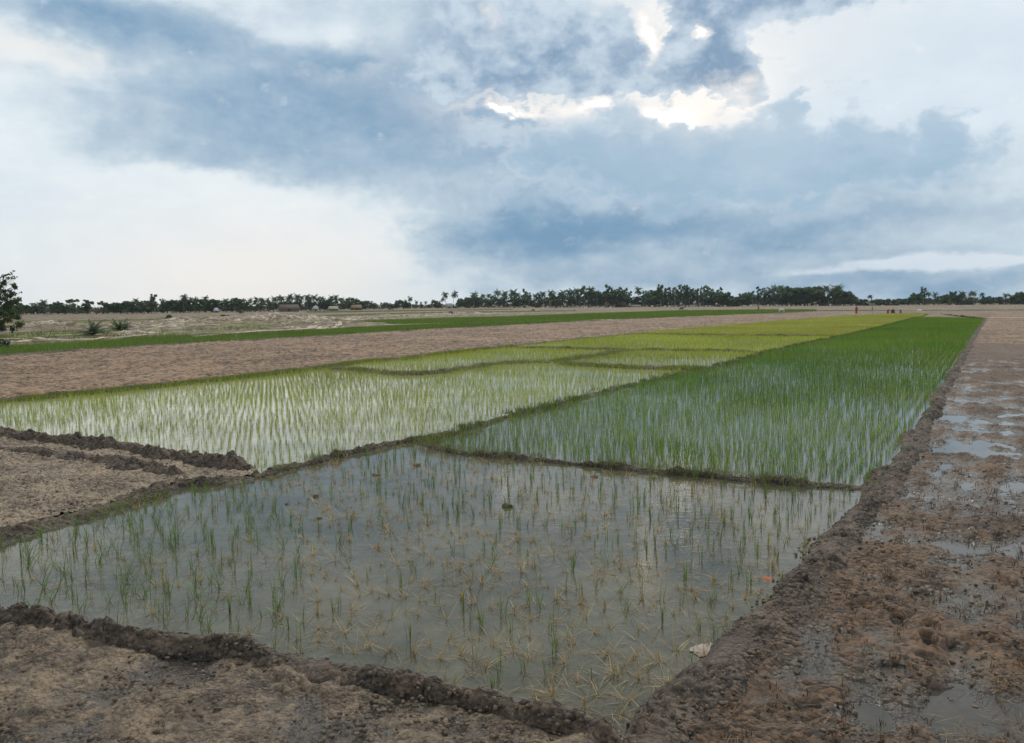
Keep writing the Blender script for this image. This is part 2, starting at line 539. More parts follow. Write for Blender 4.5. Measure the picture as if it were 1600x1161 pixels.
# ------------------------------------------------------------------ the plan of the fields (photo places -> ground)
L_EDGE = [(-700, 690), (-300, 655), (0, 628), (155, 613), (258, 603), (400, 587), (490, 577), (555, 567), (632, 561), (710, 551), (800, 542), (890, 532),
          (981, 523), (1058, 516), (1136, 509.5), (1200, 504), (1316, 494.5), (1381, 491.5), (1450, 490.5)]
C_EDGE = [(395, 748), (440, 737), (480, 727), (560, 707), (640, 691), (700, 681), (800, 650), (865, 635), (929, 617), (986, 603), (1071, 584), (1110, 576),
          (1162, 562), (1200, 551), (1252, 539), (1329, 523), (1381, 510), (1432, 496.5)]
F_EDGE = [(655, 693), (720, 708), (800, 716), (900, 726), (1000, 736), (1100, 745), (1200, 753), (1290, 760), (1384, 768)]
R_EDGE = [(900, 1420), (1040, 1161), (1105, 1100), (1170, 1030), (1236, 950), (1288, 880), (1337, 820), (1379, 775), (1397, 745), (1427, 700), (1456, 650),
          (1482, 600), (1500, 570), (1516, 540), (1530, 515), (1541, 499)]
B1_EDGE = [(-700, 1020), (-300, 925), (-80, 868), (0, 838), (70, 820), (150, 800), (215, 780), (285, 760), (350, 752), (400, 748)]
BL_EDGE = [(-500, 850), (-200, 905), (0, 965), (70, 978), (140, 990), (210, 1004), (290, 1015), (370, 1030), (450, 1046), (540, 1060), (620, 1078),
           (720, 1100), (830, 1128), (940, 1158), (1000, 1200)]
ML_EDGE = [(-500, 702), (-200, 690), (0, 687), (60, 693), (150, 704), (240, 717), (320, 730), (400, 742)]
ML2_EDGE = [(-300, 690), (-60, 705), (0, 710), (90, 718), (170, 730), (240, 742), (300, 754)]
D1 = [(500, 577), (560, 579), (620, 585), (680, 584), (740, 575), (800, 568), (865, 567)]
D2 = [(865, 567), (900, 561), (929, 557), (960, 552), (985, 549)]
D3 = [(865, 567), (903, 571), (950, 574), (994, 576), (1050, 577), (1105, 577)]
D4 = [(800, 543.5), (865, 545), (929, 546.5), (985, 547.5), (1060, 548.5), (1130, 549.5), (1200, 551)]
D5 = [(985, 522.5), (1060, 523.5), (1130, 524.5), (1200, 525.2), (1260, 525.5), (1315, 526)]
FAR = [(1432, 496.5), (1480, 497), (1541, 498)]

P_A = GP([(-178, 894)] + B1_EDGE[2:-1] + C_EDGE[:5] + F_EDGE + [(1379, 775), (1337, 820), (1288, 880), (1236, 950), (1170, 1030), (1105, 1100), (1040, 1161), (1000, 1200)]
         + BL_EDGE[::-1][1:-2] + [(-90, 930)])
P_BALL = GP(L_EDGE + C_EDGE[::-1] + ML_EDGE[::-1])     # all the light green paddies left of the central bund
P_E = GP(C_EDGE[4:] + FAR + R_EDGE[::-1][:-8] + F_EDGE[::-1][:-1])


def flat(name, P, z, mat):
    """flat sheet over a polygon"""
    P = np.asarray(P)
    if np.sum(P[:, 0] * np.roll(P[:, 1], -1) - P[:, 1] * np.roll(P[:, 0], -1)) < 0: P = P[::-1]
    me = bpy.data.meshes.new(name)
    me.from_pydata([(x, y, z) for x, y in P], [], [list(range(len(P)))])
    me.update()
    o = link(name, me, mat)
    tag(o, kind='structure')
    return o


# base ground, to the horizon
gnd = bpy.data.meshes.new('ground')
NR = 96
gv = [(0, 0, -0.14)]
rs = [12, 60, 250, 900, 3500, 7000]
for r in rs:
    gv += [(r * math.cos(2 * math.pi * k / NR), r * math.sin(2 * math.pi * k / NR), -0.14) for k in range(NR)]
gf = [(0, 1 + k, 1 + (k + 1) % NR) for k in range(NR)]
for i in range(len(rs) - 1):
    for k in range(NR):
        gf.append((1 + i * NR + k, 1 + (i + 1) * NR + k, 1 + (i + 1) * NR + (k + 1) % NR, 1 + i * NR + (k + 1) % NR))
gnd.from_pydata(gv, [], gf)
tag(link('ground', gnd, M['dryland']), kind='structure')

flat('paddy_water', P_A, 0.0, M['water_near'])
flat('paddy_water', P_BALL, -0.004, M['water_mid'])
flat('paddy_water', P_E, 0.004, M['water_green'])


def patch(name, inside, r0, r1, ratio, az0, az1, daz, hfun, mat, tintf=None):
    """a land sheet whose grid gets coarser with distance"""
    nr = int(math.log(r1 / r0) / math.log(1 + ratio)) + 1
    nc = int((az1 - az0) / daz) + 1
    R = r0 * (1 + ratio) ** np.arange(nr + 1)
    A = np.radians(az0 + daz * np.arange(nc + 1))
    RR, AA = np.meshgrid(R, A, indexing='ij')
    X = RR * np.sin(AA); Y = RR * np.cos(AA)
    cx = (X[:-1, :-1] + X[1:, 1:]) / 2; cy = (Y[:-1, :-1] + Y[1:, 1:]) / 2
    keep = inside(cx, cy)
    Z = hfun(X, Y)
    idx = np.arange(X.size).reshape(X.shape)
    Q = np.stack([idx[:-1, :-1], idx[:-1, 1:], idx[1:, 1:], idx[1:, :-1]], -1)[keep]
    used, inv = np.unique(Q.ravel(), return_inverse=True)
    V = np.stack([X.ravel(), Y.ravel(), Z.ravel()], -1)[used]
    Q = inv.reshape(-1, 4)[:, ::-1]
    me = mesh_np(name, V, Q, smooth=True)
    o = link(name, me, mat)
    tag(o, kind='structure')
    return o


# right-hand muddy field with puddles
_va = math.radians(azel(1553, 468)[0]); PVX, PVY = math.cos(_va), -math.sin(_va)
P_H = GP(R_EDGE + [(1552, 484), (2600, 478), (3600, 560), (3600, 1420)])
PUD = [(1500, 700, 1.1, 1.6, .050), (1545, 672, 1.5, 1.6, .045), (1475, 745, .55, 1.0, .05), (1480, 655, .7, 1.5, .032), (1560, 860, .75, .35, .055),
       (1480, 855, .5, .25, .05), (1400, 770, .35, .4, .045), (1430, 845, .3, .2, .04), (1590, 640, 1.3, 1.8, .035), (1360, 905, .2, .2, .04),
       (1320, 1010, .3, .25, .03), (1580, 1120, .5, .25, .03), (1420, 790, .25, .2, .04), (1550, 560, 2.0, 3, .018), (1300, 1060, .3, .3, .035),
       (1500, 880, .5, .25, .045), (1450, 930, .4, .2, .03), (1650, 760, 1.2, 1.5, .04), (1280, 1120, .4, .3, .04)]
PUDW = [(*G(x, y), rx, ry, d) for x, y, rx, ry, d in PUD]


FEET = []
_rf = np.random.default_rng(31)
for k in range(11):          # a line of footprints, left and right foot in turn
    c_ = G(1440 - k * 6, 1090 - k * 42 + (k * k) * 1.5); FEET.append((c_[0] + .12 * (-1) ** k, c_[1], _va * .6 + _rf.normal(0, .15)))
for k in range(34):
    c_ = G(_rf.uniform(1230, 1600), _rf.uniform(760, 1140)); FEET.append((c_[0], c_[1], _rf.uniform(0, 3.1)))


def h_right(X, Y):
    r = np.hypot(X, Y)
    near = np.clip((70 - r) / 40, 0.0, 1)
    h = 0.026 + 0.055 * fbm(X, Y, .9, 3, 3) + 0.045 * fbm(X, Y, .20, 4, 11, .62)
    wx = X + .05 * fbm(X, Y, .12, 2, 4); wy = Y + .05 * fbm(X, Y, .12, 2, 14)
    k = np.clip(fbm(X, Y, 1.1, 3, 8) * 2.6 + .55, 0, 1)
    h += 0.045 * domes(wx, wy, .17, 21) * k + 0.022 * domes(wx, wy, .075, 31) * (.3 + .7 * k)
    h += .02 * np.sin(((X * PVX + Y * PVY) + .2 * fbm(X, Y, 1.5, 2, 41)) * 2 * math.pi / .55) * (.6 + .8 * fbm(X, Y, 2.0, 2, 42))
    for (x, y, rx, ry, d) in PUDW:
        h -= d * np.exp(-((X - x) / rx) ** 2 - ((Y - y) / ry) ** 2) * 1.0
    for (x, y, a_) in FEET:
        u = (X - x) * math.sin(a_) + (Y - y) * math.cos(a_); v = (X - x) * math.cos(a_) - (Y - y) * math.sin(a_)
        q = (u / .13) ** 2 + (v / .055) ** 2
        h += -.050 * np.exp(-q ** 2) + .022 * np.exp(-((q - 2.2) / .9) ** 2)
    h -= .02 * np.clip(3 * fbm(X, Y, 2.2, 2, 63), 0, 1) * np.clip((r - 6) / 6, 0, 1) * np.clip((30 - r) / 15, 0, 1)
    return np.where(r > 45, 0.04 + (h - .03) * near * 1.0 + .06 * domes(X, Y, .6, 61) * (1 - near), h)


patch('ploughed_field', lambda x, y: inpoly(x, y, P_H) & (np.hypot(x, y) + 14 * fbm(x, y, 9, 3, 78) >= 62), 45, 230, .0042, 20, 40, .09, h_right, M['plough'])
patch('mud_field', lambda x, y: inpoly(x, y, P_H) & (np.hypot(x, y) + 14 * fbm(x, y, 9, 3, 78) < 62), 4.4, 80, .0045, 8, 40, .085, h_right, M['wetfield'])
P_HW = GP([(1060, 1300), (1165, 1040), (1290, 870), (1400, 760), (1445, 680), (1500, 600), (1530, 545), (2200, 545), (2600, 700), (2600, 1300)])
flat('puddle_water', P_HW, 0.0, M['puddle'])
P_HF = GP([(1541, 512), (1552, 484), (2600, 478), (3600, 520)])

# left-hand clods patch, and the bank below the near bund
P_I = GP(ML_EDGE + [(395, 748)] + B1_EDGE[::-1][1:])


def h_left(X, Y):
    h = 0.02 + 0.05 * fbm(X, Y, .8, 3, 5) + 0.03 * fbm(X, Y, .2, 4, 15, .6)
    h += 0.05 * domes(X + .04 * fbm(X, Y, .08, 2, 4), Y, .13, 41) + 0.035 * domes(X, Y, .07, 43)
    return h


patch('clod_field', lambda x, y: inpoly(x, y, P_I), 9.5, 26, .004, -46, -15, .085, h_left, M['greymud'])
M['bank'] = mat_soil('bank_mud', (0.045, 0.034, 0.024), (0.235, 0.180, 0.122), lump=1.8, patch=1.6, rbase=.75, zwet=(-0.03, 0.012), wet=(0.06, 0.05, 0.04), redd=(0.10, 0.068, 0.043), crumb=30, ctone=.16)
P_J = GP(BL_EDGE + [(1000, 1500), (-900, 1500), (-900, 850)])
patch('mud_bank', lambda x, y: inpoly(x, y, P_J), 3.0, 10.5, .0035, -50, 12, .085,
      lambda X, Y: 0.01 + 0.08 * fbm(X, Y, .7, 4, 6) + 0.04 * fbm(X, Y, .15, 4, 16, .62) + (.034 * domes(X + .05 * fbm(X, Y, .05, 2, 4), Y + .03 * fbm(X, Y, .07, 2, 24), .11, 44) + .015 * domes(X, Y, .04, 45)) * np.clip(-.1 + 3.2 * fbm(X, Y, .45, 3, 46), 0, 1.2), M['bank'])

# brown ploughed field on the left
G_LOW = [(-700, 604), (-300, 577), (0, 557), (77, 551.5), (155, 546.6), (258, 540), (400, 532), (529, 524.5), (658, 515.8), (800, 509), (903, 502.8), (955, 500),
         (1058, 496), (1200, 490), (1275, 486)]
G_UP = [(-700, 583), (-300, 560), (0, 541), (77, 537.6), (155, 533.7), (232, 527), (400, 522), (529, 514.5), (607, 510.5), (658, 507.5), (800, 503.5), (903, 501.0)]
G2_UP = [(555, 503), (660, 499.5), (800, 495.5), (900, 491.5), (1058, 486.3), (1200, 484.6), (1275, 484.8)]
G2_LOW = [(555, 504), (607, 506.3), (700, 504.8), (800, 502.2), (903, 500.6), (955, 499.6), (1058, 495.6), (1200, 489.6), (1275, 485.6)]
P_F = GP(L_EDGE + [(1460, 489), (1541, 498), (1552, 484), (1275, 485.6)] + G_LOW[::-1])


def h_brown(X, Y):
    h = 0.0 + 0.08 * fbm(X, Y, 2.5, 3, 7) + 0.09 * fbm(X, Y, .5, 4, 17, .62) + .11 * domes(X + .1 * fbm(X, Y, .3, 2, 4), Y, .38, 51) * np.clip(.5 + 2 * fbm(X, Y, 3, 3, 52), .15, 1.1)
    return h


patch('ploughed_field', lambda x, y: inpoly(x, y, P_F), 22, 190, .0042, -40, 32, .11, h_brown, M['plough'])

# far brown field and scrub with pale mounds
P_K = GP(G_UP + G2_UP[2:] + [(1275, 484.8), (1552, 484), (2400, 478), (2400, 470), (1552, 473), (800, 479), (0, 488.5), (-600, 494)])
MOUND = [(60, 510, 9, 5, .5), (150, 508, 12, 5, .6), (260, 511, 12, 5, .55), (330, 504, 16, 6, .6), (420, 503, 16, 7, .8), (480, 507, 12, 5, .6),
         (200, 522, 6, 2.5, .45), (250, 519, 5, 2, .35), (40, 534, 4, 1.5, .3), (110, 531, 4, 1.6, .35), (470, 514, 8, 3, .4), (540, 500, 18, 6, .5),
         (640, 494, 16, 6, .5), (380, 500, 14, 6, .7), (730, 490, 20, 6, .4), (10, 527, 3, 1.5, .3), (450, 499, 14, 5, .6)]
MW = [(*G(x, y), rx, ry, d) for x, y, rx, ry, d in MOUND]


def h_scrub(X, Y):
    r = np.hypot(X, Y)
    h = -0.02 + 0.10 * fbm(X, Y, 6, 4, 9)
    for (x, y, rx, ry, d) in MW:
        h += d * np.exp(-((X - x) / rx) ** 2 - ((Y - y) / ry) ** 2) * (.6 + 1.5 * fbm(X, Y, 2.6, 4, 19, .55))
    return h


def mound_w(X, Y):
    w = np.zeros(np.shape(X))
    for (x, y, rx, ry, d) in MW:
        w = np.maximum(w, np.exp(-((X - x) / rx) ** 2 - ((Y - y) / ry) ** 2))
    return w + .9 * fbm(X, Y, 5, 4, 71, .6)


patch('scrub_land', lambda x, y: inpoly(x, y, P_K) & (mound_w(x, y) <= .5), 50, 560, .006, -42, 40, .13, h_scrub, M['dryland'])
patch('mound', lambda x, y: inpoly(x, y, P_K) & (mound_w(x, y) > .5), 50, 560, .006, -42, 40, .13, h_scrub, M['mound'])

# ------------------------------------------------------------------ bunds
def resample(P, stepf):
    """walk along a polyline, with the step a function of the distance from the origin"""
    P = np.asarray(P)
    # Catmull-Rom smoothing
    Q = []
    for i in range(len(P) - 1):
        p0, p1, p2, p3 = P[max(i - 1, 0)], P[i], P[i + 1], P[min(i + 2, len(P) - 1)]
        for t in np.linspace(0, 1, 24, endpoint=False):
            Q.append(.5 * ((2 * p1) + (-p0 + p2) * t + (2 * p0 - 5 * p1 + 4 * p2 - p3) * t * t + (-p0 + 3 * p1 - 3 * p2 + p3) * t ** 3))
    Q.append(P[-1]); Q = np.array(Q)
    seg = np.hypot(*(Q[1:] - Q[:-1]).T); S = np.concatenate([[0], np.cumsum(seg)])
    s = 0; out = []
    while s < S[-1]:
        i = min(np.searchsorted(S, s, 'right') - 1, len(seg) - 1)
        t = (s - S[i]) / max(seg[i], 1e-9)
        p = Q[i] * (1 - t) + Q[i + 1] * t
        out.append(p); s += stepf(math.hypot(*p))
    return np.array(out)


BUNDPTS = []


def in_view(xy, margin=4):
    azd = np.degrees(np.arctan2(xy[:, 0], xy[:, 1]))
    return (np.abs(azd) < 34 + margin) & (np.hypot(*xy.T) < 420)




def bund(pts, width, height, label, seed, rough=1.0, mat='bund', base=-.05, res=.0028, na=26, group=None):
    C = resample(GP(pts), lambda r: max(.022, r * res))
    T = np.gradient(C, axis=0); T /= np.maximum(np.hypot(*T.T)[:, None], 1e-9)
    N = np.stack([T[:, 1], -T[:, 0]], -1)
    d = np.hypot(*C.T)
    wv = width * (1 + .95 * fbm(C[:, 0], C[:, 1], .8, 3, seed))
    hv = height * (1 + .6 * fbm(C[:, 0], C[:, 1], .6, 3, seed + 3))
    off = (.10 + .12 * width) * fbm(C[:, 0], C[:, 1], 1.3, 3, seed + 6)
    u = np.linspace(-1, 1, na)
    tp = np.clip(np.minimum(np.arange(len(C)), np.arange(len(C))[::-1]) / 14.0, .0, 1) ** .5
    wv = wv * (.35 + .65 * tp); hv = hv * tp
    X = C[:, 0, None] + N[:, 0, None] * (u[None] * wv[:, None] / 2 + off[:, None])
    Y = C[:, 1, None] + N[:, 1, None] * (u[None] * wv[:, None] / 2 + off[:, None])
    prof = np.clip(1 - np.abs(u) ** 2.1, 0, 1)
    Z = base + (hv[:, None] - base) * prof[None]
    edge = (.3 + .7 * prof)[None]
    amp = rough * edge
    wx = X + .04 * fbm(X, Y, .07, 2, 3); wy = Y + .04 * fbm(X, Y, .07, 2, 13)
    sm = np.clip(.75 + 2.2 * fbm(X, Y, .5, 3, seed + 40), .12, 1.25)
    Z += amp * sm * (.05 * fbm(X, Y, .17, 4, seed + 9, .65) + .050 * (domes(wx, wy, .12, seed + 12) - .45) + .034 * (domes(wx, wy, .065, seed + 14) - .3) + .014 * domes(X, Y, .03, seed + 15)) * tp[:, None]
    X = X + rough * .03 * fbm(X * 1.3 + 5, Y + Z * 3, .09, 3, seed + 20) * edge
    Y = Y + rough * .03 * fbm(X, Y * 1.3 - Z * 3, .09, 3, seed + 30) * edge
    idx = np.arange(X.size).reshape(X.shape)
    Q = np.stack([idx[:-1, :-1], idx[:-1, 1:], idx[1:, 1:], idx[1:, :-1]], -1).reshape(-1, 4)[:, ::-1]
    me = mesh_np('earth_bund', np.stack([X.ravel(), Y.ravel(), Z.ravel()], -1), Q, smooth=False)
    o = link('earth_bund', me, M[mat])
    tag(o, label, 'bund', group)
    BUNDPTS.append((C, N, wv, hv))
    return o


bund(R_EDGE, .50, .11, 'long dark muddy bund running from the near corner to the horizon beside the wet field', 101, 1.05, na=44)
bund(F_EDGE, .27, .06, 'narrow dark bund crossing between the sparse flooded paddy and the deep green paddy', 111, .95)
bund(C_EDGE, .27, .065, 'long thin bund dividing the pale green paddies from the deep green paddy', 121, .9)
bund(B1_EDGE, .45, .07, 'grass-edged bund between the grey clod patch and the sparse flooded paddy', 131, 1.2, na=30)
bund(BL_EDGE, .30, .10, 'dark crumbly bund along the near left side of the sparse flooded paddy', 141, 1.15, na=40)
bund(ML_EDGE, .60, .19, 'freshly dug dark ridge of earth along the near edge of the pale green paddy', 151, 1.6, na=30)
bund(ML2_EDGE, .50, .13, 'second, lower dark ridge across the grey clod patch', 161, 1.6, na=30)
bund(L_EDGE, .45, .10, 'long low bund between the brown ploughed field and the pale green paddies', 171, .8, res=.003, na=16)
for P_, lb, sd_ in ((D1, 'low curving bund between the large pale paddy and the smaller paddy behind its left part', 181),
                    (D2, 'short slanting bund separating two small lime green paddies', 191),
                    (D3, 'low bund from the junction to the central bund behind the large pale paddy', 201),
                    (D4, 'thin straight bund on the far side of the small lime green paddies', 211),
                    (D5, 'farthest thin bund, in front of the yellow paddy', 221)):
    bund(P_, .5, .13, lb, sd_, .8, res=.003, na=12)
bund([(x, y) for x, y in G_LOW], .55, .10, 'dark bund along the near edge of the distant green strip of rice', 231, .7, res=.004, na=10)


# loose crumbs of mud lying on and beside the bunds
def rock_template(seed):
    import bmesh
    bm = bmesh.new(); bmesh.ops.create_icosphere(bm, subdivisions=1, radius=1)
    bm.verts.ensure_lookup_table()
    V = np.array([v.co[:] for v in bm.verts]); T = np.array([[v.index for v in f.verts] for f in bm.faces]); bm.free()
    r = np.random.default_rng(seed)
    V = V * r.uniform(.65, 1.25, (len(V), 1)) * np.array([1, r.uniform(.6, 1), r.uniform(.5, .8)])
    return V, T


ROCKS = [rock_template(i) for i in range(6)]


def scatter(tmpl, pos, ang, scl, tint, kinds):
    """many placed copies of triangle/quad templates as arrays; tmpl = list of (V, Q, T, C)"""
    A = Acc()
    for k, (V, Q, T, Cc) in enumerate(tmpl):
        sel = np.where(kinds == k)[0]
        if not len(sel): continue
        ca, sa = np.cos(ang[sel]), np.sin(ang[sel]); s = scl[sel]
        x = (V[None, :, 0] * ca[:, None] - V[None, :, 1] * sa[:, None]) * s[:, None] + pos[sel, 0, None]
        y = (V[None, :, 0] * sa[:, None] + V[None, :, 1] * ca[:, None]) * s[:, None] + pos[sel, 1, None]
        z = V[None, :, 2] * s[:, None] + pos[sel, 2, None]
        VV = np.stack([x, y, z], -1).reshape(-1, 3)
        o = (np.arange(len(sel)) * len(V))[:, None, None]
        QQ = None if Q is None or not len(Q) else (np.asarray(Q)[None] + o).reshape(-1, 4)
        TT = None if T is None or not len(T) else (np.asarray(T)[None] + o).reshape(-1, 3)
        CC = (np.asarray(Cc)[None] * tint[sel][:, None, :]).reshape(-1, 3)
        A.add(VV, QQ, TT, CC)
    return A


rt = [(V, None, T, np.ones((len(V), 3)) * .5) for V, T in ROCKS]
pos = []; scl = []
for bi, (C, N, wv, hv) in enumerate(BUNDPTS[:7]):
    d_ = np.hypot(*C.T)
    ids = np.where(in_view(C, 5) & (d_ < 30))[0]
    if len(ids) < 2: continue
    L = sum(np.hypot(*(C[k + 1] - C[k])) for k in ids[:-1] if k + 1 < len(C))
    n = int((90 if bi in (0, 4, 5, 6) else 30) * min(L, 30))
    pr = 1 / d_[ids]; pr /= pr.sum()
    i = rng.choice(ids, n, p=pr); u = rng.normal(0, .6, n)
    u = np.clip(u, -1.3 if bi == 0 else -1.02, 1.02 if bi in (0, 1, 2) else 1.3)
    if bi == 0: u = -u
    p = C[i] + N[i] * (u * wv[i] / 2)[:, None]
    z = np.where(np.abs(u) < 1, -.05 + (hv[i] + .05) * np.clip(1 - np.abs(u) ** 2.1, 0, 1), .015)
    pos.append(np.column_stack([p, np.maximum(z, 0.004) + .004])); scl.append(.006 + .024 * rng.random(n) ** 2.2)
# and lumps strewn over the two muddy fields
for P_, hf, n, bx in ((P_H, h_right, 4200, (1120, 1640, 640, 1190)), (P_I, h_left, 3000, (-40, 400, 690, 840)), (P_J, lambda X, Y: 0.02 + 0 * X, 2600, (-30, 900, 950, 1190))):
    q = GP(np.column_stack([rng.uniform(bx[0], bx[1], n), rng.uniform(bx[2], bx[3], n)]))
    q = q[inpoly(q[:, 0], q[:, 1], P_)]
    q = q[fbm(q[:, 0], q[:, 1], .5, 3, 47) > -.03]
    pos.append(np.column_stack([q, hf(q[:, 0], q[:, 1]) + .003])); scl.append(.005 + .026 * rng.random(len(q)) ** 2.4)
pos = np.concatenate(pos); scl = np.concatenate(scl)
A = scatter(rt, pos, rng.uniform(0, 6.28, len(pos)), scl, np.ones((len(pos), 3)), rng.integers(0, 6, len(pos)))
tag(link('mud_crumbs', A.mesh('mud_crumbs'), M['clod']), 'loose crumbs of dark mud on the bunds and muddy fields', 'mud', kind='stuff')

# ------------------------------------------------------------------ rice
def blade(L, lean, az_, w, segs, bend=.5, z0=-.01, base=(0, 0)):
    """one leaf: leans away from upright by lean at its foot and by lean+bend at its tip (radians)"""
    V = []; x = y = 0.0; z = z0
    px_, py_ = -math.sin(az_), math.cos(az_)
    for i in range(segs + 1):
        t = i / segs
        ww = w * (1 - t) ** .6 * (.55 + .45 * min(1, t * 4)) / 2
        if i < segs:
            V += [(base[0] + x + px_ * ww, base[1] + y + py_ * ww, z), (base[0] + x - px_ * ww, base[1] + y - py_ * ww, z)]
        else:
            V.append((base[0] + x, base[1] + y, z))
        a_ = lean + bend * t
        dl = L / segs
        x += math.cos(az_) * math.sin(a_) * dl; y += math.sin(az_) * math.sin(a_) * dl; z += math.cos(a_) * dl
        z = max(z, .003)
    Q = [(2 * i, 2 * i + 2, 2 * i + 3, 2 * i + 1) for i in range(segs - 1)]
    T = [(2 * (segs - 1), 2 * segs, 2 * (segs - 1) + 1)]
    return V, Q, T


def hill(r, n, Lr, leanr, bendr, w, segs, cols, spread=.02):
    A = Acc()
    for i in range(n):
        L = r.uniform(*Lr); V, Q, T = blade(L, r.uniform(*leanr), r.uniform(0, 6.28), w * r.uniform(.7, 1.2), segs, r.uniform(*bendr),
                                            base=(r.normal(0, spread), r.normal(0, spread)))
        c = np.array(cols[r.integers(len(cols))]) * r.uniform(.8, 1.2)
        A.add(V, Q, T, c)
    return (np.concatenate(A.V), np.concatenate(A.Q) if A.Q else None, np.concatenate(A.T), np.concatenate(A.C))


GREEN = [(.150, .250, .026), (.112, .205, .022), (.200, .290, .040)]
LIME = [(.31, .36, .06), (.26, .32, .055), (.37, .38, .09), (.20, .27, .05)]
YEL = [(.31, .33, .06), (.27, .30, .055), (.36, .35, .08)]
STRAW = [(.46, .32, .14), (.36, .23, .09), (.52, .39, .19), (.30, .18, .07)]
DYING = [(.13, .19, .035), (.21, .22, .06), (.10, .16, .03), (.32, .25, .10)]

r_ = np.random.default_rng(3)
# templates per field and distance
T_E_near = [hill(r_, 9, (.15, .33), (0, .32), (.1, .6), .011, 3, GREEN, .02) for _ in range(8)]
T_E_mid = [hill(r_, 7, (.17, .33), (0, .35), (.1, .5), .012, 2, GREEN, .025) for _ in range(6)]
T_E_far = [hill(r_, 6, (.20, .34), (0, .45), (0, .3), .026, 1, GREEN, .05) for _ in range(5)]
T_B_near = [hill(r_, 8, (.15, .27), (0, .30), (.1, .6), .009, 3, LIME, .018) for _ in range(8)]
T_B_mid = [hill(r_, 7, (.15, .26), (0, .35), (.1, .5), .013, 2, LIME, .02) for _ in range(6)]
T_B_far = [hill(r_, 6, (.16, .28), (0, .5), (0, .3), .032, 1, LIME, .06) for _ in range(5)]
T_D_far = [hill(r_, 6, (.16, .28), (0, .5), (0, .3), .036, 1, YEL, .08) for _ in range(5)]

va = azel(1553, 468)[0]
DV = np.array([math.sin(math.radians(va)), math.cos(math.radians(va))]); PV = np.array([DV[1], -DV[0]])


def lattice(P, sp_d, sp_p, jit, shrink=.0, org=(0, 0)):
    """planting points inside polygon P, in rows along the fields"""
    a_ = P @ DV; c_ = P @ PV
    A_, C_ = np.meshgrid(np.arange(a_.min(), a_.max(), sp_d), np.arange(c_.min(), c_.max(), sp_p))
    A_ = A_.ravel() + rng.normal(0, jit, A_.size); C_ = C_.ravel()
    C_ = C_ + rng.normal(0, jit * .7, A_.size) + .10 * fbm(A_, C_, 5, 2, 77)
    xy = A_[:, None] * DV + C_[:, None] * PV
    m = inpoly(xy[:, 0], xy[:, 1], P)
    return xy[m]


def edge_dist(xy, C):
    """distance from points to a densely sampled line"""
    out = np.full(len(xy), 1e9)
    for i in range(0, len(C), 2):
        out = np.minimum(out, np.hypot(xy[:, 0] - C[i, 0], xy[:, 1] - C[i, 1]))
    return out


def lines(*ls):
    return np.concatenate([resample(GP(l), lambda r: .25) for l in ls])


def plant(name, label, xy, near, mid, far, rn, rm, scale=(.8, 1.2), keep=1.0, tintv=.15, patchy=.5, hue=None, sparse=0.0):
    d = np.hypot(*xy.T)
    k = rng.random(len(xy)) < keep
    if sparse > 0:
        k &= (fbm(xy[:, 0], xy[:, 1], 2.5, 3, 91) > -.42 + 0 * d) | (rng.random(len(xy)) > sparse)
    xy = xy[k]; d = d[k]
    t = 1 + tintv * rng.normal(0, 1, (len(xy), 1)) * .6 + patchy * fbm(xy[:, 0], xy[:, 1], 6, 3, 33)[:, None] * .6
    t = np.clip(np.repeat(t, 3, 1), .45, 1.7)
    if hue is not None:
        t *= hue(xy)
    s = rng.uniform(*scale, len(xy)) * (1 + .35 * fbm(xy[:, 0], xy[:, 1], 2.5, 3, 55))
    A = Acc()
    lo = 0
    for tm, (a0, a1) in ((near, (0, rn)), (mid, (rn, rm)), (far, (rm, 1e9))):
        sel = (d >= a0) & (d < a1)
        if not sel.any() or tm is None: continue
        q = xy[sel]
        S = scatter(tm, np.column_stack([q, np.zeros(len(q))]), rng.uniform(0, 6.28, len(q)), s[sel], t[sel], rng.integers(0, len(tm), len(q)))
        for V, C in zip(S.V, S.C): pass
        A.add(np.concatenate(S.V), np.concatenate(S.Q) if S.Q else None, np.concatenate(S.T), np.concatenate(S.C))
    o = link(name, A.mesh(name), M['rice'])
    tag(o, label, 'rice', kind='stuff')
    return o


# --- deep green paddy
xyE = lattice(P_E, .20, .25, .026)
xyE = xyE[in_view(xyE)]
dE = np.hypot(*xyE.T)
xyE = xyE[edge_dist(xyE, lines(C_EDGE, F_EDGE, R_EDGE)) > .22]
dE = np.hypot(*xyE.T)
kE = (rng.random(len(xyE)) < .93)
plant('rice_crop', 'dense deep green young rice standing in rows in shallow water', xyE[kE], T_E_near, T_E_mid, T_E_far, 17, 38, (.78, 1.22), patchy=.35, sparse=.3,
      hue=lambda q: .95 + .26 * np.clip(fbm(q[:, 0], q[:, 1], 4, 3, 301), -.5, .6)[:, None] * np.array([[1.6, .6, .2]]))

# --- pale green paddies left of the central bund; yellow beyond the farthest cross bund
xyB = lattice(P_BALL, .20, .23, .03)
xyB = xyB[in_view(xyB)]
xyB = xyB[edge_dist(xyB, lines(C_EDGE, L_EDGE, ML_EDGE, D1, D2, D3, D4, D5)) > .24]
P_FARY = GP([(985, 522.5), (1060, 523.5), (1200, 525.2), (1315, 526), (1381, 510), (1432, 496.5), (1450, 490.5), (1381, 491.5), (1200, 504), (1058, 516)])
isY = inpoly(xyB[:, 0], xyB[:, 1], P_FARY)


def hueB(xy):
    # youngest and palest close to the camera, yellower with distance
    d = np.hypot(*xy.T)[:, None]
    k = np.clip((d - 35) / 45, 0, 1)
    return (1 - k) * np.array([[.95, .92, .75]]) + k * np.array([[1.10, 1.06, .75]])


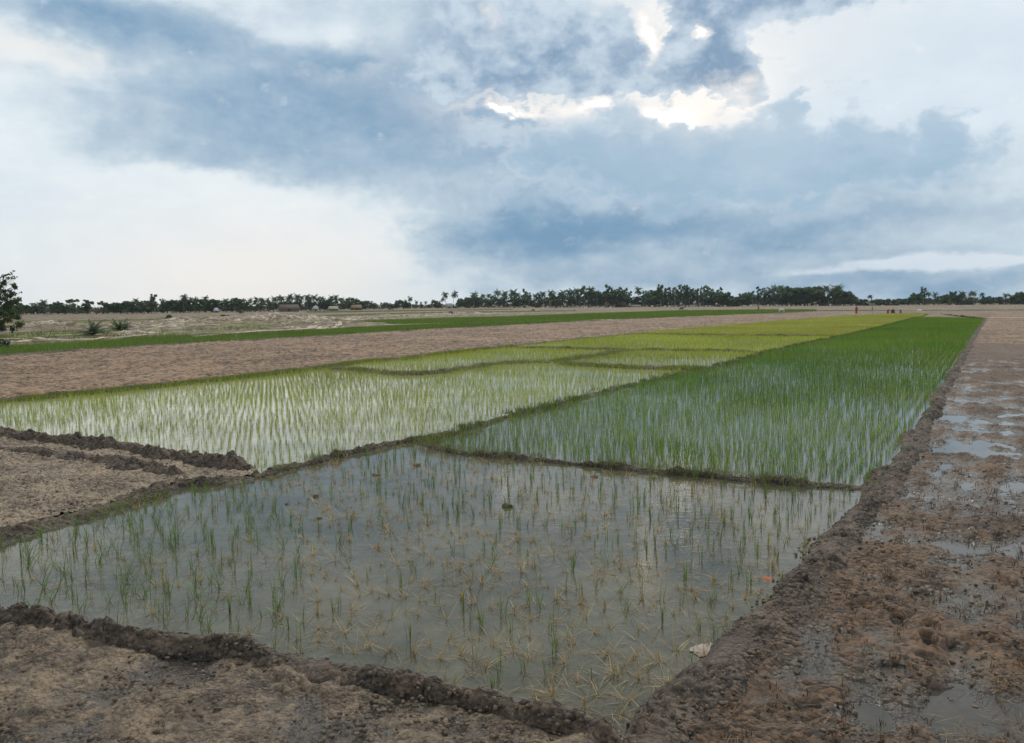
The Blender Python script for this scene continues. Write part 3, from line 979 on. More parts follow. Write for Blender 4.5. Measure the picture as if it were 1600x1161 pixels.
plant('rice_crop', 'pale green rice seedlings in rows in bright silty water', xyB[~isY], T_B_near, T_B_mid, T_B_far, 20, 42, (.66, 1.04), hue=hueB, keep=.93, sparse=.25)
plant('rice_crop', 'yellow rice seedlings in the farthest light paddy', xyB[isY], None, None, T_D_far, 0, 1, (.9, 1.4))

# --- distant green strips
P_G = GP(G_LOW[:12] + [(903, 501.0)] + G_UP[::-1][1:])
P_G2 = GP(G2_UP + G2_LOW[::-1])
T_G_far = [hill(r_, 6, (.26, .42), (0, .5), (0, .3), .05, 1, GREEN, .10) for _ in range(5)]
flat('paddy_water', P_G, -0.01 + .06, M['water_green'])
flat('paddy_water', P_G2, 0.055, M['water_green'])
xyG = lattice(P_G, .30, .30, .06); xyG = xyG[in_view(xyG)]
xyG = xyG[edge_dist(xyG, lines(G_LOW)) > .35]
plant('rice_crop', 'bright green rice in the long distant strip left of the ploughed field', xyG, None, None, T_G_far, 0, 1, (.8, 1.15), patchy=.35, hue=lambda q: np.full((len(q), 3), .72))
xyG2 = lattice(P_G2, .42, .42, .08); xyG2 = xyG2[in_view(xyG2)]
plant('rice_crop', 'green rice in the farthest strip, behind the pale track', xyG2, None, None, T_G_far, 0, 1, (1.1, 1.5), patchy=.35, hue=lambda q: np.full((len(q), 3), .75))

# --- sparse foreground paddy: single plants
def seed_tpl(kind, seed):
    r = np.random.default_rng(seed)
    if kind == 0:      # upright green
        return hill(r, r.integers(4, 9), (.16, .30), (0, .28), (.05, .4), .010, 4, DYING[:1] + DYING[2:3] + [(.14, .2, .04)], .014)
    if kind == 1:      # broken, straw coloured, bent over on the water with a few upright stalks
        a_ = hill(r, r.integers(9, 16), (.10, .34), (.8, 1.45), (.1, .6), .007, 4, STRAW, .022)
        c_ = hill(r, r.integers(3, 7), (.05, .15), (0, .6), (.1, .5), .010, 3, STRAW[:2] + DYING[3:], .012)
    elif kind == 2:    # half and half
        a_ = hill(r, r.integers(3, 7), (.14, .26), (0, .35), (.1, .5), .010, 4, DYING, .014)
        c_ = hill(r, r.integers(6, 11), (.10, .26), (.8, 1.4), (.1, .5), .007, 4, STRAW, .018)
    else:              # long lanky green, leaning over
        a_ = hill(r, r.integers(8, 14), (.22, .44), (.15, 1.0), (.5, 1.3), .009, 5, [(.10, .17, .03), (.13, .19, .05), (.07, .13, .025)], .02)
        c_ = hill(r, 3, (.1, .2), (1.0, 1.5), (0, .4), .006, 4, STRAW, .015)
    A = Acc()
    A.add(a_[0], a_[1], a_[2], a_[3]); A.add(c_[0], c_[1], c_[2], c_[3])
    return (np.concatenate(A.V), np.concatenate(A.Q), np.concatenate(A.T), np.concatenate(A.C))


TP = [[seed_tpl(k, 100 * k + i) for i in range(9)] for k in range(4)]
xyA = lattice(P_A, .24, .23, .055)
xyA = xyA[in_view(xyA, 3)]
dA0 = edge_dist(xyA, lines(B1_EDGE, BL_EDGE, F_EDGE, R_EDGE, C_EDGE[:5]))
xyA = xyA[dA0 > .26]
# project to photo places to know which kind grows where
def proj(xy, z=0.0):
    P3 = np.column_stack([xy, np.full(len(xy), z - CAM_H)]) @ RM
    return 800 + F * P3[:, 0] / -P3[:, 2], 580.5 - F * P3[:, 1] / -P3[:, 2]


gA = {'leftgreen': GP([(-900, 800), (0, 800), (420, 745), (480, 850), (420, 1100), (-900, 1400)]),
      'topgreen': GP([(560, 690), (1380, 765), (1250, 930), (900, 850), (640, 800), (560, 760)])}
inL = inpoly(xyA[:, 0], xyA[:, 1], gA['leftgreen']); inT = inpoly(xyA[:, 0], xyA[:, 1], gA['topgreen'])
u_ = rng.random(len(xyA))
kindA = np.where(inL, np.where(u_ < .50, 3, np.where(u_ < .72, 0, np.where(u_ < .88, 2, 1))),
                 np.where(inT, np.where(u_ < .42, 0, np.where(u_ < .72, 2, 1)), np.where(u_ < .08, 0, np.where(u_ < .30, 2, np.where(u_ < .34, 3, 1)))))
keepA = rng.random(len(xyA)) < np.where(inL, .94, np.where(inT, .93, .93))
xyA, kindA = xyA[keepA], kindA[keepA]
pxA, pyA = proj(xyA)
vis = (pxA > -20) & (pxA < 1620) & (pyA < 1175)
order = np.argsort(np.where(vis, np.hypot(*xyA.T), 1e9))
one = order[:300]; rest = order[300:]
LB = {0: 'thin upright green rice seedling', 1: 'collapsed straw-coloured rice seedling', 2: 'half-withered green and straw rice seedling', 3: 'lanky leaning green rice seedling'}
SM = {}
for k in range(4):
    for i, (V, Q, T, Cc) in enumerate(TP[k]):
        SM[k, i] = mesh_np('rice_seedling', V, Q, T, Cc)
        SM[k, i].materials.append(M['rice'])
for i in one:
    k = int(kindA[i])
    o = bpy.data.objects.new('rice_seedling', SM[k, int(rng.integers(9))])
    COL.objects.link(o)
    o.location = (*xyA[i], 0.0); o.rotation_euler = (0, 0, rng.uniform(0, 6.28)); s = rng.uniform(.55, 1.12); o.scale = (s, s, s)
    q_ = proj(xyA[i:i + 1]); xx, yy = q_[0][0], q_[1][0]
    wh_ = ('beside the near left bund' if xx < 430 else 'in the middle of the near grey water' if xx < 820 else 'in the near grey water toward the long bund') if yy > 960 else \
          ('behind, on the left of the near water' if xx < 560 else 'farther back in the near grey water')
    tag(o, f'{LB[k]}, {wh_}', 'rice seedling', f'{LB[k]}s {wh_}')
A = Acc()
for k in range(4):
    q = xyA[rest][kindA[rest] == k]
    if not len(q): continue
    S = scatter(TP[k], np.column_stack([q, np.zeros(len(q))]), rng.uniform(0, 6.28, len(q)), rng.uniform(.5, 1.08, len(q)),
                np.ones((len(q), 3)) * rng.uniform(.8, 1.2, (len(q), 1)), rng.integers(0, 9, len(q)))
    A.add(np.concatenate(S.V), np.concatenate(S.Q), np.concatenate(S.T), np.concatenate(S.C))
tag(link('rice_crop', A.mesh('rice_crop'), M['rice']), 'sparse withering rice seedlings farther back in the near flooded paddy', 'rice', kind='stuff')

# ------------------------------------------------------------------ grass on the bunds
T_GR = [hill(r_, 9, (.05, .16), (0, .9), (.1, .8), .007, 2, [(.10, .15, .03), (.14, .18, .05), (.20, .19, .07)], .04) for _ in range(6)]
T_GRD = [hill(r_, 9, (.06, .16), (0, .9), (.1, .8), .012, 2, [(.05, .09, .02), (.09, .12, .03)], .05) for _ in range(6)]
T_GRL = [hill(r_, 9, (.08, .20), (0, .9), (.1, .8), .022, 1, [(.17, .21, .035), (.13, .18, .03), (.2, .21, .05)], .10) for _ in range(6)]


def verge(pts, n, offset, spread, tm, clump=.5, zc=.06):
    C = resample(GP(pts), lambda r: .1)
    C = C[in_view(C, 6)]
    T = np.gradient(C, axis=0); T /= np.maximum(np.hypot(*T.T)[:, None], 1e-9)
    N = np.stack([T[:, 1], -T[:, 0]], -1)
    i = rng.integers(0, len(C), n)
    q = C[i] + N[i] * (offset + rng.normal(0, spread, n))[:, None] + T[i] * rng.uniform(-.05, .05, n)[:, None]
    m = fbm(q[:, 0], q[:, 1], .9, 3, 66) > (clump - .5) * .6
    q = q[m]
    return q, np.full(len(q), zc), tm


GRX = Acc()


def add_verge(*a, sc=(.6, 1.3), **kw):
    q, z, tm = verge(*a, **kw)
    S = scatter(tm, np.column_stack([q, z]), rng.uniform(0, 6.28, len(q)), rng.uniform(*sc, len(q)), np.ones((len(q), 3)) * rng.uniform(.7, 1.2, (len(q), 1)),
                rng.integers(0, len(tm), len(q)))
    GRX.add(np.concatenate(S.V), np.concatenate(S.Q) if S.Q else None, np.concatenate(S.T), np.concatenate(S.C))


add_verge(B1_EDGE[1:9], 1200, .20, .06, T_GR, clump=.62, zc=.02, sc=(.35, .9))
add_verge(B1_EDGE[2:9], 500, -.05, .2, T_GR, clump=.6, zc=.05, sc=(.3, .8))
add_verge(F_EDGE, 700, .03, .10, T_GR, clump=.5, zc=.08)
add_verge(C_EDGE[:8], 500, .02, .12, T_GR, clump=.55, zc=.08)
add_verge(C_EDGE[5:], 2600, .05, .14, T_GRD, clump=.25, zc=.07, sc=(.9, 1.6))
add_verge(L_EDGE[1:11], 3800, .25, .18, T_GRL, clump=.1, zc=.03, sc=(.8, 1.5))

for D_ in (D1, D2, D3, D4, D5): add_verge(D_, 500, .1, .2, T_GRL, clump=.3, zc=.08, sc=(.8, 1.4))
add_verge(G_LOW, 1500, .2, .25, T_GRL, clump=.4, zc=.05)
tag(link('bund_grass', GRX.mesh('bund_grass'), M['rice']), 'short grass growing along the bunds', 'grass', kind='stuff')

# ------------------------------------------------------------------ straw litter and stubble in the right-hand field
n = 480
pp = np.column_stack([rng.uniform(1120, 1640, n * 3), 760 + 440 * rng.random(n * 3) ** .9])
q = GP(pp)
m = inpoly(q[:, 0], q[:, 1], P_H) & (edge_dist(q, lines(R_EDGE)) > .35) & (fbm(q[:, 0], q[:, 1], .8, 3, 88) > -.05)
q = q[m][:n]
T_ST = []
for i in range(8):
    A = Acc()
    for j in range(3):
        V, Q, T = blade(r_.uniform(.08, .30), 1.42, r_.uniform(0, 6.28), .0045, 4, r_.uniform(.0, .3), z0=.004, base=(r_.normal(0, .05), r_.normal(0, .05)))
        A.add(V, Q, T, np.array([(.26, .16, .075), (.15, .085, .045), (.40, .29, .15)][r_.integers(3)]) * .75)
    T_ST.append((np.concatenate(A.V), np.concatenate(A.Q), np.concatenate(A.T), np.concatenate(A.C)))
zz = np.maximum(h_right(q[:, 0], q[:, 1]), 0) + .008
S = scatter(T_ST, np.column_stack([q, zz]), rng.uniform(0, 6.28, len(q)), rng.uniform(.6, 1.2, len(q)), np.ones((len(q), 3)) * rng.uniform(.6, 1.2, (len(q), 1)), rng.integers(0, 8, len(q)))
tag(link('straw_litter', S.mesh('straw_litter'), M['straw']), 'broken straw strewn over the wet brown field', 'straw', kind='stuff')

nw_ = 420
qw = GP(np.column_stack([rng.uniform(1200, 1620, nw_), 590 + 560 * rng.random(nw_)]))
qw = qw[inpoly(qw[:, 0], qw[:, 1], P_H)]; qw = qw[(edge_dist(qw, lines(R_EDGE)) > .4) & (fbm(qw[:, 0], qw[:, 1], 1.3, 3, 123) > .12)]
S = scatter(T_GR, np.column_stack([qw, np.maximum(h_right(qw[:, 0], qw[:, 1]), 0) - .004]), rng.uniform(0, 6.28, len(qw)), rng.uniform(.25, .6, len(qw)), np.ones((len(qw), 3)) * rng.uniform(.6, 1.1, (len(qw), 1)), rng.integers(0, 6, len(qw)))
tag(link('weeds', S.mesh('weeds'), M['rice']), 'sparse short green weeds in the wet brown field', 'weeds', kind='stuff')

STUB = [hill(r_, 11, (.035, .085), (0, .8), (0, .4), .009, 2, [(.10, .05, .028), (.15, .075, .035), (.07, .04, .025), (.2, .12, .06)], .02) for _ in range(7)]
SMB = []
for V, Q, T, Cc in STUB:
    me = mesh_np('stubble_tuft', V, Q, T, Cc); me.materials.append(M['straw']); SMB.append(me)
cand = lattice(P_H, .26, .24, .05)
cp = proj(cand)
mm = (cp[0] < 1620) & (cp[0] > 1100) & (cp[1] < 1180) & (cp[1] > 740) & (edge_dist(cand, lines(R_EDGE)) > .42) & (rng.random(len(cand)) < .62)
cand = cand[mm]; cand = cand[np.argsort(np.hypot(*cand.T))]
for x, y in cand[:280]:
    o = bpy.data.objects.new('stubble_tuft', SMB[int(rng.integers(7))]); COL.objects.link(o)
    z = float(h_right(np.array([x]), np.array([y]))[0])
    o.location = (x, y, max(z, 0) - .004); o.rotation_euler = (0, 0, rng.uniform(0, 6.28)); s = rng.uniform(.8, 1.4); o.scale = (s, s, s)
    q_ = proj(np.array([[x, y]])); t_ = (q_[0][0] - np.interp(q_[1][0], [745, 1161], [1385, 1040])) / 215
    wh_ = ('close beside the long bund' if t_ < 1 else 'in the open wet brown field') + (' in the foreground' if q_[1][0] > 980 else '')
    tag(o, f'short reddish-brown rice stubble tuft {wh_}', 'stubble tuft', f'stubble tufts {wh_}')

# floating straw in the near paddy
n = 900
fl = lattice(P_A, .24, .24, .10); fl = fl[in_view(fl, 2)]; fl = fl[edge_dist(fl, lines(B1_EDGE, BL_EDGE, F_EDGE, R_EDGE)) > .2]
fl = fl[fbm(fl[:, 0], fl[:, 1], 1.6, 3, 99) > -.2]
S = scatter(T_ST, np.column_stack([fl, np.full(len(fl), .001)]), rng.uniform(0, 6.28, len(fl)), rng.uniform(.5, 1.0, len(fl)), np.ones((len(fl), 3)) * rng.uniform(.8, 1.2, (len(fl), 1)),
            rng.integers(0, 8, len(fl)))
nf_ = 480
qf = GP(np.column_stack([rng.uniform(330, 1200, nf_), 860 + 290 * rng.random(nf_) ** .75]))
qf = qf[inpoly(qf[:, 0], qf[:, 1], P_A)]; qf = qf[(edge_dist(qf, lines(BL_EDGE, R_EDGE)) > .25) & (fbm(qf[:, 0], qf[:, 1], .9, 3, 101) > -.08)]
S2 = scatter(T_ST, np.column_stack([qf, np.full(len(qf), .003)]), rng.uniform(0, 6.28, len(qf)), rng.uniform(.7, 1.35, len(qf)), np.ones((len(qf), 3)) * rng.uniform(1.0, 1.6, (len(qf), 1)), rng.integers(0, 8, len(qf)))
S.add(np.concatenate(S2.V), np.concatenate(S2.Q), np.concatenate(S2.T), np.concatenate(S2.C))
tag(link('floating_straw', S.mesh('floating_straw'), M['straw']), 'thin straw floating on the near paddy water', 'straw', kind='stuff')

# ------------------------------------------------------------------ small single things near the camera
def clod(px, py, r, label, sq=.6):
    import bmesh
    bm = bmesh.new(); bmesh.ops.create_icosphere(bm, subdivisions=3, radius=r)
    for v in bm.verts:
        k = 1 + .5 * float(fbm(np.array([v.co.x * 1.0 + px]), np.array([v.co.y + v.co.z * 1.7]), r * .9, 3, 5)[0])
        v.co = Vector((v.co.x * k, v.co.y * k * .8, v.co.z * k * sq))
    me = bpy.data.meshes.new('mud_clod'); bm.to_mesh(me); bm.free()
    o = link('mud_clod', me, M['clod']); o.location = (*G(px, py), r * .15)
    tag(o, label, 'clod')


clod(493, 776, .045, 'small dark mud clod poking out of the grey water, left of the seedlings')
clod(499, 810, .04, 'mud clod beside a lone green seedling in the grey water')
clod(792, 792, .075, 'large dark clod in the bright reflection in mid paddy')
clod(651, 727, .09, 'flat mud clod in the water just below the bund junction', .35)
clod(448, 788, .03, 'tiny mud clod in the water nearest the grass-edged bund')
clod(588, 742, .07, 'low brown clod in the water near the central bund', .35)
clod(930, 745, .06, 'clod at the foot of the narrow cross bund', .5)
clod(1418, 800, .07, 'dark clod among the puddles right of the long bund', .7)
clod(1440, 930, .08, 'rounded dark clod in the wet brown field right of the long bund', .6)
clod(75, 1003, .06, 'lump of dark earth on the near left bund', .7)

# orange scrap on the bund, pale crumpled sheet in the water's corner
A = Acc()
ca = G(1210, 925)
pts = [(0, 0, 0), (.10, .02, .04), (.17, .03, .02), (.02, .05, .03), (.11, .07, .06), (.16, .08, .03), (.03, .10, .01), (.1, .12, .03)]
A.add(pts, None, [(0, 1, 3), (1, 4, 3), (1, 2, 4), (2, 5, 4), (3, 4, 6), (4, 7, 6), (4, 5, 7)], (.42, .13, .04))
o = link('dead_leaf', A.mesh('dead_leaf'), M['paint']); o.location = (ca[0], ca[1], .13); o.rotation_euler = (0, .25, 2.6); o.scale = (.7, .6, 1)
tag(o, 'orange dead leaf lying on the side of the long muddy bund', 'leaf')
A = Acc()
r2 = np.random.default_rng(12)
gx, gy = np.meshgrid(np.linspace(-.17, .17, 12), np.linspace(-.12, .12, 10), indexing='ij')
rr = np.hypot(gx / .17, gy / .12)
zq = .006 + .028 * (r2.random(gx.shape)) * np.clip(1.1 - rr, 0, 1)
gx2 = gx * (1 + .35 * (r2.random(gx.shape) - .5)); gy2 = gy * (1 + .35 * (r2.random(gx.shape) - .5))
idx = np.arange(gx.size).reshape(gx.shape)
Qp = np.stack([idx[:-1, :-1], idx[1:, :-1], idx[1:, 1:], idx[:-1, 1:]], -1)[(rr[:-1, :-1] < 1.05)]
A.add(np.column_stack([gx2.ravel(), gy2.ravel(), zq.ravel()]), Qp.reshape(-1, 4), None, (.30, .25, .21))
o = link('plastic_bag', A.mesh('plastic_bag'), M['paint']); o.location = (*G(1108, 1018), 0); o.rotation_euler = (0, 0, .5)
tag(o, 'pale pinkish torn bag lying in the shallow water by the long bund', 'plastic bag')

# ------------------------------------------------------------------ trees
def leafquads(A, centers, radii, nper, size, cols, r, flat_=1.0, shell=.55):
    for c, rad in zip(centers, radii):
        n_ = max(3, int(nper))
        d = r.normal(0, 1, (n_, 3)); d /= np.linalg.norm(d, axis=1)[:, None]
        p = np.array(c) + d * (r.uniform(shell, 1.0, (n_, 1))) * np.array([rad, rad, rad * flat_])
        u = r.normal(0, 1, (n_, 3)); u /= np.linalg.norm(u, axis=1)[:, None]
        w = np.cross(u, d + .3 * r.normal(0, 1, (n_, 3))); w /= np.linalg.norm(w, axis=1)[:, None] + 1e-9
        s = size * r.uniform(.6, 1.3, (n_, 1))
        V = np.stack([p - u * s * .5, p + w * s * .28, p + u * s * .5, p - w * s * .28], 1).reshape(-1, 3)
        Q = np.arange(n_ * 4).reshape(-1, 4)
        col = np.array(cols[r.integers(len(cols))]) * r.uniform(.75, 1.25)
        C = np.repeat(col[None] * r.uniform(.75, 1.25, (n_, 1)), 4, 0)
        A.add(V, Q, None, C)


DKG = [(.050, .092, .038), (.066, .108, .045), (.085, .120, .052)]
MDG = [(.060, .105, .040), (.078, .115, .046), (.050, .090, .038)]
BARK = (.13, .105, .085)
PALEB = (.30, .27, .23)


def tree_broad(seed, H=10., wide=.75, clumps=34, cols=DKG, umbrella=False, leaf=1.0, nper=46):
    r = np.random.default_rng(seed)
    t = Acc(); c = Acc()
    th = H * .38
    t.tube([(0, 0, -.3), (.1, 0, th * .5), (0, .1, th)], [.035 * H * .8, .025 * H * .8, .02 * H * .8], 6, BARK)
    cen = []; rad = []
    for i in range(clumps):
        a_ = r.uniform(0, 6.28); q_ = r.random() ** .5
        if umbrella:
            z = H * (.70 + .24 * (1 - q_ * q_)) + r.normal(0, .02 * H)
            rr_ = H * wide * q_; s_ = H * .10
        else:
            z = H * (.22 + .66 * r.random()); rr_ = H * wide * .5 * q_ * math.sin(math.pi * min(.95, max(.15, (z / H - .1) / .95))) * 1.1
            s_ = H * r.uniform(.10, .17)
        p = (rr_ * math.cos(a_), rr_ * math.sin(a_), z)
        cen.append(p); rad.append(s_)
        if i % 3 == 0:
            t.tube([(0, 0, th * r.uniform(.6, 1)), (p[0] * .5, p[1] * .5, (th + p[2]) / 2), p], [.012 * H, .008 * H, .003 * H], 4, BARK, cap=False)
    leafquads(c, cen, rad, nper, leaf, cols, r, .75 if not umbrella else .45)
    return c.mesh('crown'), t.mesh('trunk')


def tree_euc(seed, H=12., cols=MDG, bark=PALEB):
    r = np.random.default_rng(seed)
    t = Acc(); c = Acc()
    bx, by = r.normal(0, .25, 2)
    t.tube([(0, 0, -.3), (bx * .5, by * .5, H * .45), (bx, by, H * .93)], [.16, .11, .03], 5, bark)
    cen = []; rad = []
    for i in range(19):
        z = H * (.26 + .70 * (i + r.random()) / 19); a_ = r.uniform(0, 6.28)
        q_ = H * .14 * (1.25 - .6 * z / H) * r.uniform(.4, 1.3)
        p = (bx * z / H + q_ * math.cos(a_), by * z / H + q_ * math.sin(a_), z)
        cen.append(p); rad.append(H * r.uniform(.055, .095))
        t.tube([(bx * z / H, by * z / H, z - H * .06), p], [.05, .02], 4, bark, cap=False)
    leafquads(c, cen, rad, 34, .9, cols, r, 1.0, .2)
    return c.mesh('crown'), t.mesh('trunk')


def frond(A, base, az_, L, up, droop, w, col, r, segs=6):
    """palm frond: rachis arc with leaflets hanging on both sides"""
    p = np.array(base, float); a_ = up
    dirh = np.array([math.cos(az_), math.sin(az_), 0]); side = np.array([-math.sin(az_), math.cos(az_), 0])
    pts = [p.copy()]
    for i in range(segs):
        p = p + (dirh * math.cos(a_) + np.array([0, 0, math.sin(a_)])) * L / segs
        a_ -= droop / segs
        pts.append(p.copy())
    for i in range(segs):
        for s_ in (-1, 1):
            for k in range(2):
                t = (i + .5 * k) / segs
                q0 = pts[i] * (1 - .5 * k) + pts[i + 1] * .5 * k
                q1 = pts[i] * (.5 - .5 * k) + pts[i + 1] * (.5 + .5 * k)
                ww = w * math.sin(math.pi * (.12 + .85 * t)) + .05
                tip = (q0 + q1) / 2 + side * s_ * ww + dirh * ww * .35 + np.array([0, 0, -ww * r.uniform(.25, .7)])
                A.add([q0, q1, tip], None, [(0, 1, 2)], np.array(col) * r.uniform(.8, 1.2))


def tree_palm(seed, H=11., cols=DKG, n_=30, L=3.5):
    r = np.random.default_rng(seed)
    t = Acc(); c = Acc()
    bx, by = r.normal(0, .7, 2)
    pts = [(bx * (k / 5) ** 2, by * (k / 5) ** 2, -.3 + (H - L * .45 + .3) * k / 5) for k in range(6)]
    t.tube(pts, [.22, .16, .14, .13, .12, .12], 6, BARK)
    top = pts[-1]
    for i in range(n_):
        frond(c, top, i * 2.4 + r.uniform(-.3, .3), L * r.uniform(.8, 1.1), r.uniform(-.7, 1.3), r.uniform(.9, 1.9), .85, np.array(cols[r.integers(3)]) * 1.05, r, 5)
    leafquads(c, [(top[0], top[1], top[2] - .1)], [.4], 8, .5, cols, r)
    return c.mesh('crown'), t.mesh('trunk')


PRO = {'b': [tree_broad(20 + i, wide=w_, cols=cl) for i, (w_, cl) in enumerate([(.8, DKG), (1.0, DKG), (.7, MDG), (.9, MDG), (1.15, DKG), (.6, DKG)])],
       'u': [tree_broad(40 + i, wide=.85, clumps=26, cols=DKG, umbrella=True) for i in range(2)],
       'e': [tree_euc(60 + i) for i in range(6)],
       'p': [tree_palm(80 + i) for i in range(7)]}
for k in PRO:
    for cm, tm in PRO[k]:
        cm.materials.append(M['leaf']); tm.materials.append(M['bark'])
PH = {'b': 10., 'u': 10., 'e': 12., 'p': 11.}
NAME = {'b': 'broadleaf_tree', 'u': 'umbrella_tree', 'e': 'eucalyptus_tree', 'p': 'palm_tree'}


def basey(x):
    return float(np.interp(x, [-100, 0, 200, 300, 400, 500, 600, 700, 800, 900, 1000, 1100, 1200, 1300, 1400, 1500, 1600, 1700],
                           [493, 492, 490.5, 489, 487.5, 485.5, 483.5, 482, 481, 480.5, 480, 479.5, 478.5, 478, 477.5, 476.5, 476, 475.5]))


def top_depth(x):
    return basey(x)


def put_tree(x, topy, typ, label, group=None, back=0.0, widen=1.0):
    """a tree whose foot stands on the far edge of the fields and whose height follows the skyline"""
    d0 = G(x, basey(x)); dist = math.hypot(*d0)
    p = d0 * (1 + back / dist)
    dist += back
    # height from the elevation of its top
    rr_ = ray(x, topy)
    H = CAM_H + rr_[2] / math.hypot(rr_[0], rr_[1]) * dist
    cm, tm = PRO[typ][int(rng.integers(len(PRO[typ])))]
    root = bpy.data.objects.new(NAME[typ], None); COL.objects.link(root)
    root.location = (p[0], p[1], -.1); root.rotation_euler = (0, 0, rng.uniform(0, 6.28))
    s = H / PH[typ]
    root.scale = (s * widen, s * widen, s)
    root.empty_display_size = .5
    c_ = bpy.data.objects.new('crown', cm); COL.objects.link(c_); c_.parent = root
    t_ = bpy.data.objects.new('trunk', tm); COL.objects.link(t_); t_.parent = root
    tag(root, label, 'tree', group)
    return root


# the skyline, read along the photograph: (x, top y, kind)
SKY = [(-30, 472, 'b'), (-8, 470, 'b'), (12, 474, 'b'), (26, 475, 'b'), (36, 474, 'b'), (48, 477, 'b'), (60, 472, 'b'), (71, 470, 'p'), (80, 475, 'b'), (90, 471, 'b'), (101, 474, 'b'),
       (112, 474, 'b'), (136, 474, 'b'), (168, 472, 'b'), (178, 474, 'b'), (188, 471, 'b'), (198, 470, 'b'),
       (206, 471, 'b'), (215, 468, 'p'), (222, 471, 'b'), (232, 468, 'b'), (253, 467, 'e'), (262, 467, 'b'), (272, 469, 'b'), (281, 469, 'b'),
       (287, 462, 'p'), (294, 465, 'b'), (303, 466, 'p'), (311, 467, 'b'), (320, 464, 'p'), (330, 466, 'b'), (340, 468, 'b'), (352, 468, 'p'), (360, 470, 'b'), (370, 465, 'b'),
       (380, 467, 'b'), (390, 468, 'p'), (399, 466, 'p'),
       (406, 467, 'p'), (413, 468, 'p'), (420, 467, 'p'), (428, 465, 'p'), (435, 464, 'p'), (441, 463, 'p'), (449, 464, 'p'), (456, 461, 'p'), (464, 461, 'p'), (471, 464, 'p'), (480, 462, 'p'),
       (487, 465, 'p'), (493, 462, 'p'), (499, 466, 'p'), (505, 465, 'p'), (512, 465, 'b'), (516, 464, 'p'), (523, 463, 'p'), (530, 467, 'p'), (538, 467, 'p'), (548, 465, 'b'), (556, 467, 'b'),
       (566, 471, 'b'), (575, 470, 'b'), (586, 474, 'b'), (595, 474, 'p'),
       (604, 473, 'b'), (612, 475, 'b'), (621, 470, 'b'), (630, 468, 'b'), (640, 465, 'p'), (650, 471, 'p'), (657, 473, 'p'), (665, 472, 'p'), (675, 470, 'p'), (682, 470, 'b'), (690, 467, 'p'),
       (716, 469, 'p'), (722, 466, 'b'), (730, 465, 'b'), (741, 457, 'p'), (747, 464, 'b'), (752, 461, 'p'), (762, 461, 'p'), (769, 463, 'p'), (779, 454, 'p'), (786, 457, 'p'), (792, 459, 'p'), (798, 455, 'p'),
       (805, 454, 'p'), (812, 459, 'p'), (821, 453, 'e'), (827, 458, 'e'), (837, 460, 'p'), (844, 460, 'p'), (850, 457, 'p'), (858, 455, 'p'), (866, 458, 'p'), (873, 458, 'p'), (880, 455, 'p'),
       (886, 455, 'p'), (893, 453, 'p'), (900, 452, 'p'), (906, 450, 'e'), (919, 450, 'p'), (926, 452, 'p'), (933, 455, 'e'), (940, 453, 'b'), (962, 452, 'b'), (970, 450, 'e'),
       (978, 450, 'e'), (985, 455, 'e'), (997, 450, 'p'), (1008, 455, 'e'), (1016, 457, 'b'), (1024, 451, 'b'), (1036, 447, 'e'), (1043, 450, 'e'), (1049, 454, 'e'), (1055, 449, 'e'), (1065, 445, 'e'),
       (1071, 446, 'e'), (1077, 449, 'e'), (1085, 451, 'e'), (1092, 452, 'e'), (1099, 449, 'e'), (1105, 447, 'e'), (1112, 453, 'e'), (1117, 455, 'b'), (1124, 450, 'e'), (1130, 455, 'b'),
       (1136, 460, 'b'), (1144, 468, 'b'), (1152, 464, 'b'), (1160, 459, 'b'), (1168, 457, 'b'), (1176, 455, 'e'), (1187, 449, 'e'), (1194, 451, 'e'),
       (1203, 451, 'p'), (1209, 448, 'p'), (1216, 448, 'p'), (1222, 450, 'p'), (1230, 449, 'b'), (1236, 447, 'b'), (1243, 452, 'p'), (1251, 450, 'b'), (1257, 447, 'b'), (1262, 448, 'b'),
       (1268, 451, 'p'), (1275, 447, 'b'), (1281, 449, 'p'), (1287, 450, 'p'), (1294, 448, 'p'), (1300, 451, 'p'), (1312, 449, 'p'), (1318, 453, 'b'), (1325, 456, 'b'),
       (1330, 459, 'b'), (1336, 464, 'b'), (1344, 467, 'b'), (1351, 468, 'b'), (1364, 468, 'b'), (1372, 467, 'b'), (1380, 468, 'b'), (1388, 467, 'b'), (1397, 468, 'b'), (1405, 467, 'b'), (1413, 467, 'b'),
       (1421, 465, 'b'), (1430, 458, 'b'), (1437, 459, 'b'), (1451, 457, 'p'), (1459, 458, 'p'), (1467, 463, 'b'), (1476, 461, 'b'), (1483, 460, 'b'),
       (1495, 460, 'b'), (1500, 457, 'p'), (1507, 457, 'p'), (1514, 457, 'p'), (1523, 457, 'p'), (1532, 459, 'p'), (1540, 462, 'b'), (1547, 464, 'b'), (1554, 465, 'b'), (1562, 464, 'b'),
       (1571, 460, 'p'), (1578, 460, 'p'), (1584, 461, 'b'), (1591, 457, 'b'), (1600, 456, 'b'), (1610, 458, 'b'), (1622, 460, 'p'), (1636, 458, 'b')]
ZONES = [(205, 'wood behind the shrubs'), (400, 'wood under the spiky crown'), (600, 'grove over the thatched hut'), (720, 'low scattered trees'),
         (962, 'dark grove behind white animals'), (1140, 'airy pale-trunked grove'), (1340, 'isolated dense grove'), (1425, 'low distant tree line'), (1700, 'clump over the far huts')]
KN = {'b': 'dark rounded broadleaf tree', 'u': 'flat-topped spreading tree', 'e': 'slender pale-trunked tree', 'p': 'feathery-crowned palm'}
ORD = 'first second third fourth fifth sixth seventh eighth ninth tenth eleventh twelfth'.split()
TOT = {}; CNT = {}
for x, ty, k in SKY:
    z = next(z for lim, z in ZONES if x < lim); TOT[k, z] = TOT.get((k, z), 0) + 1
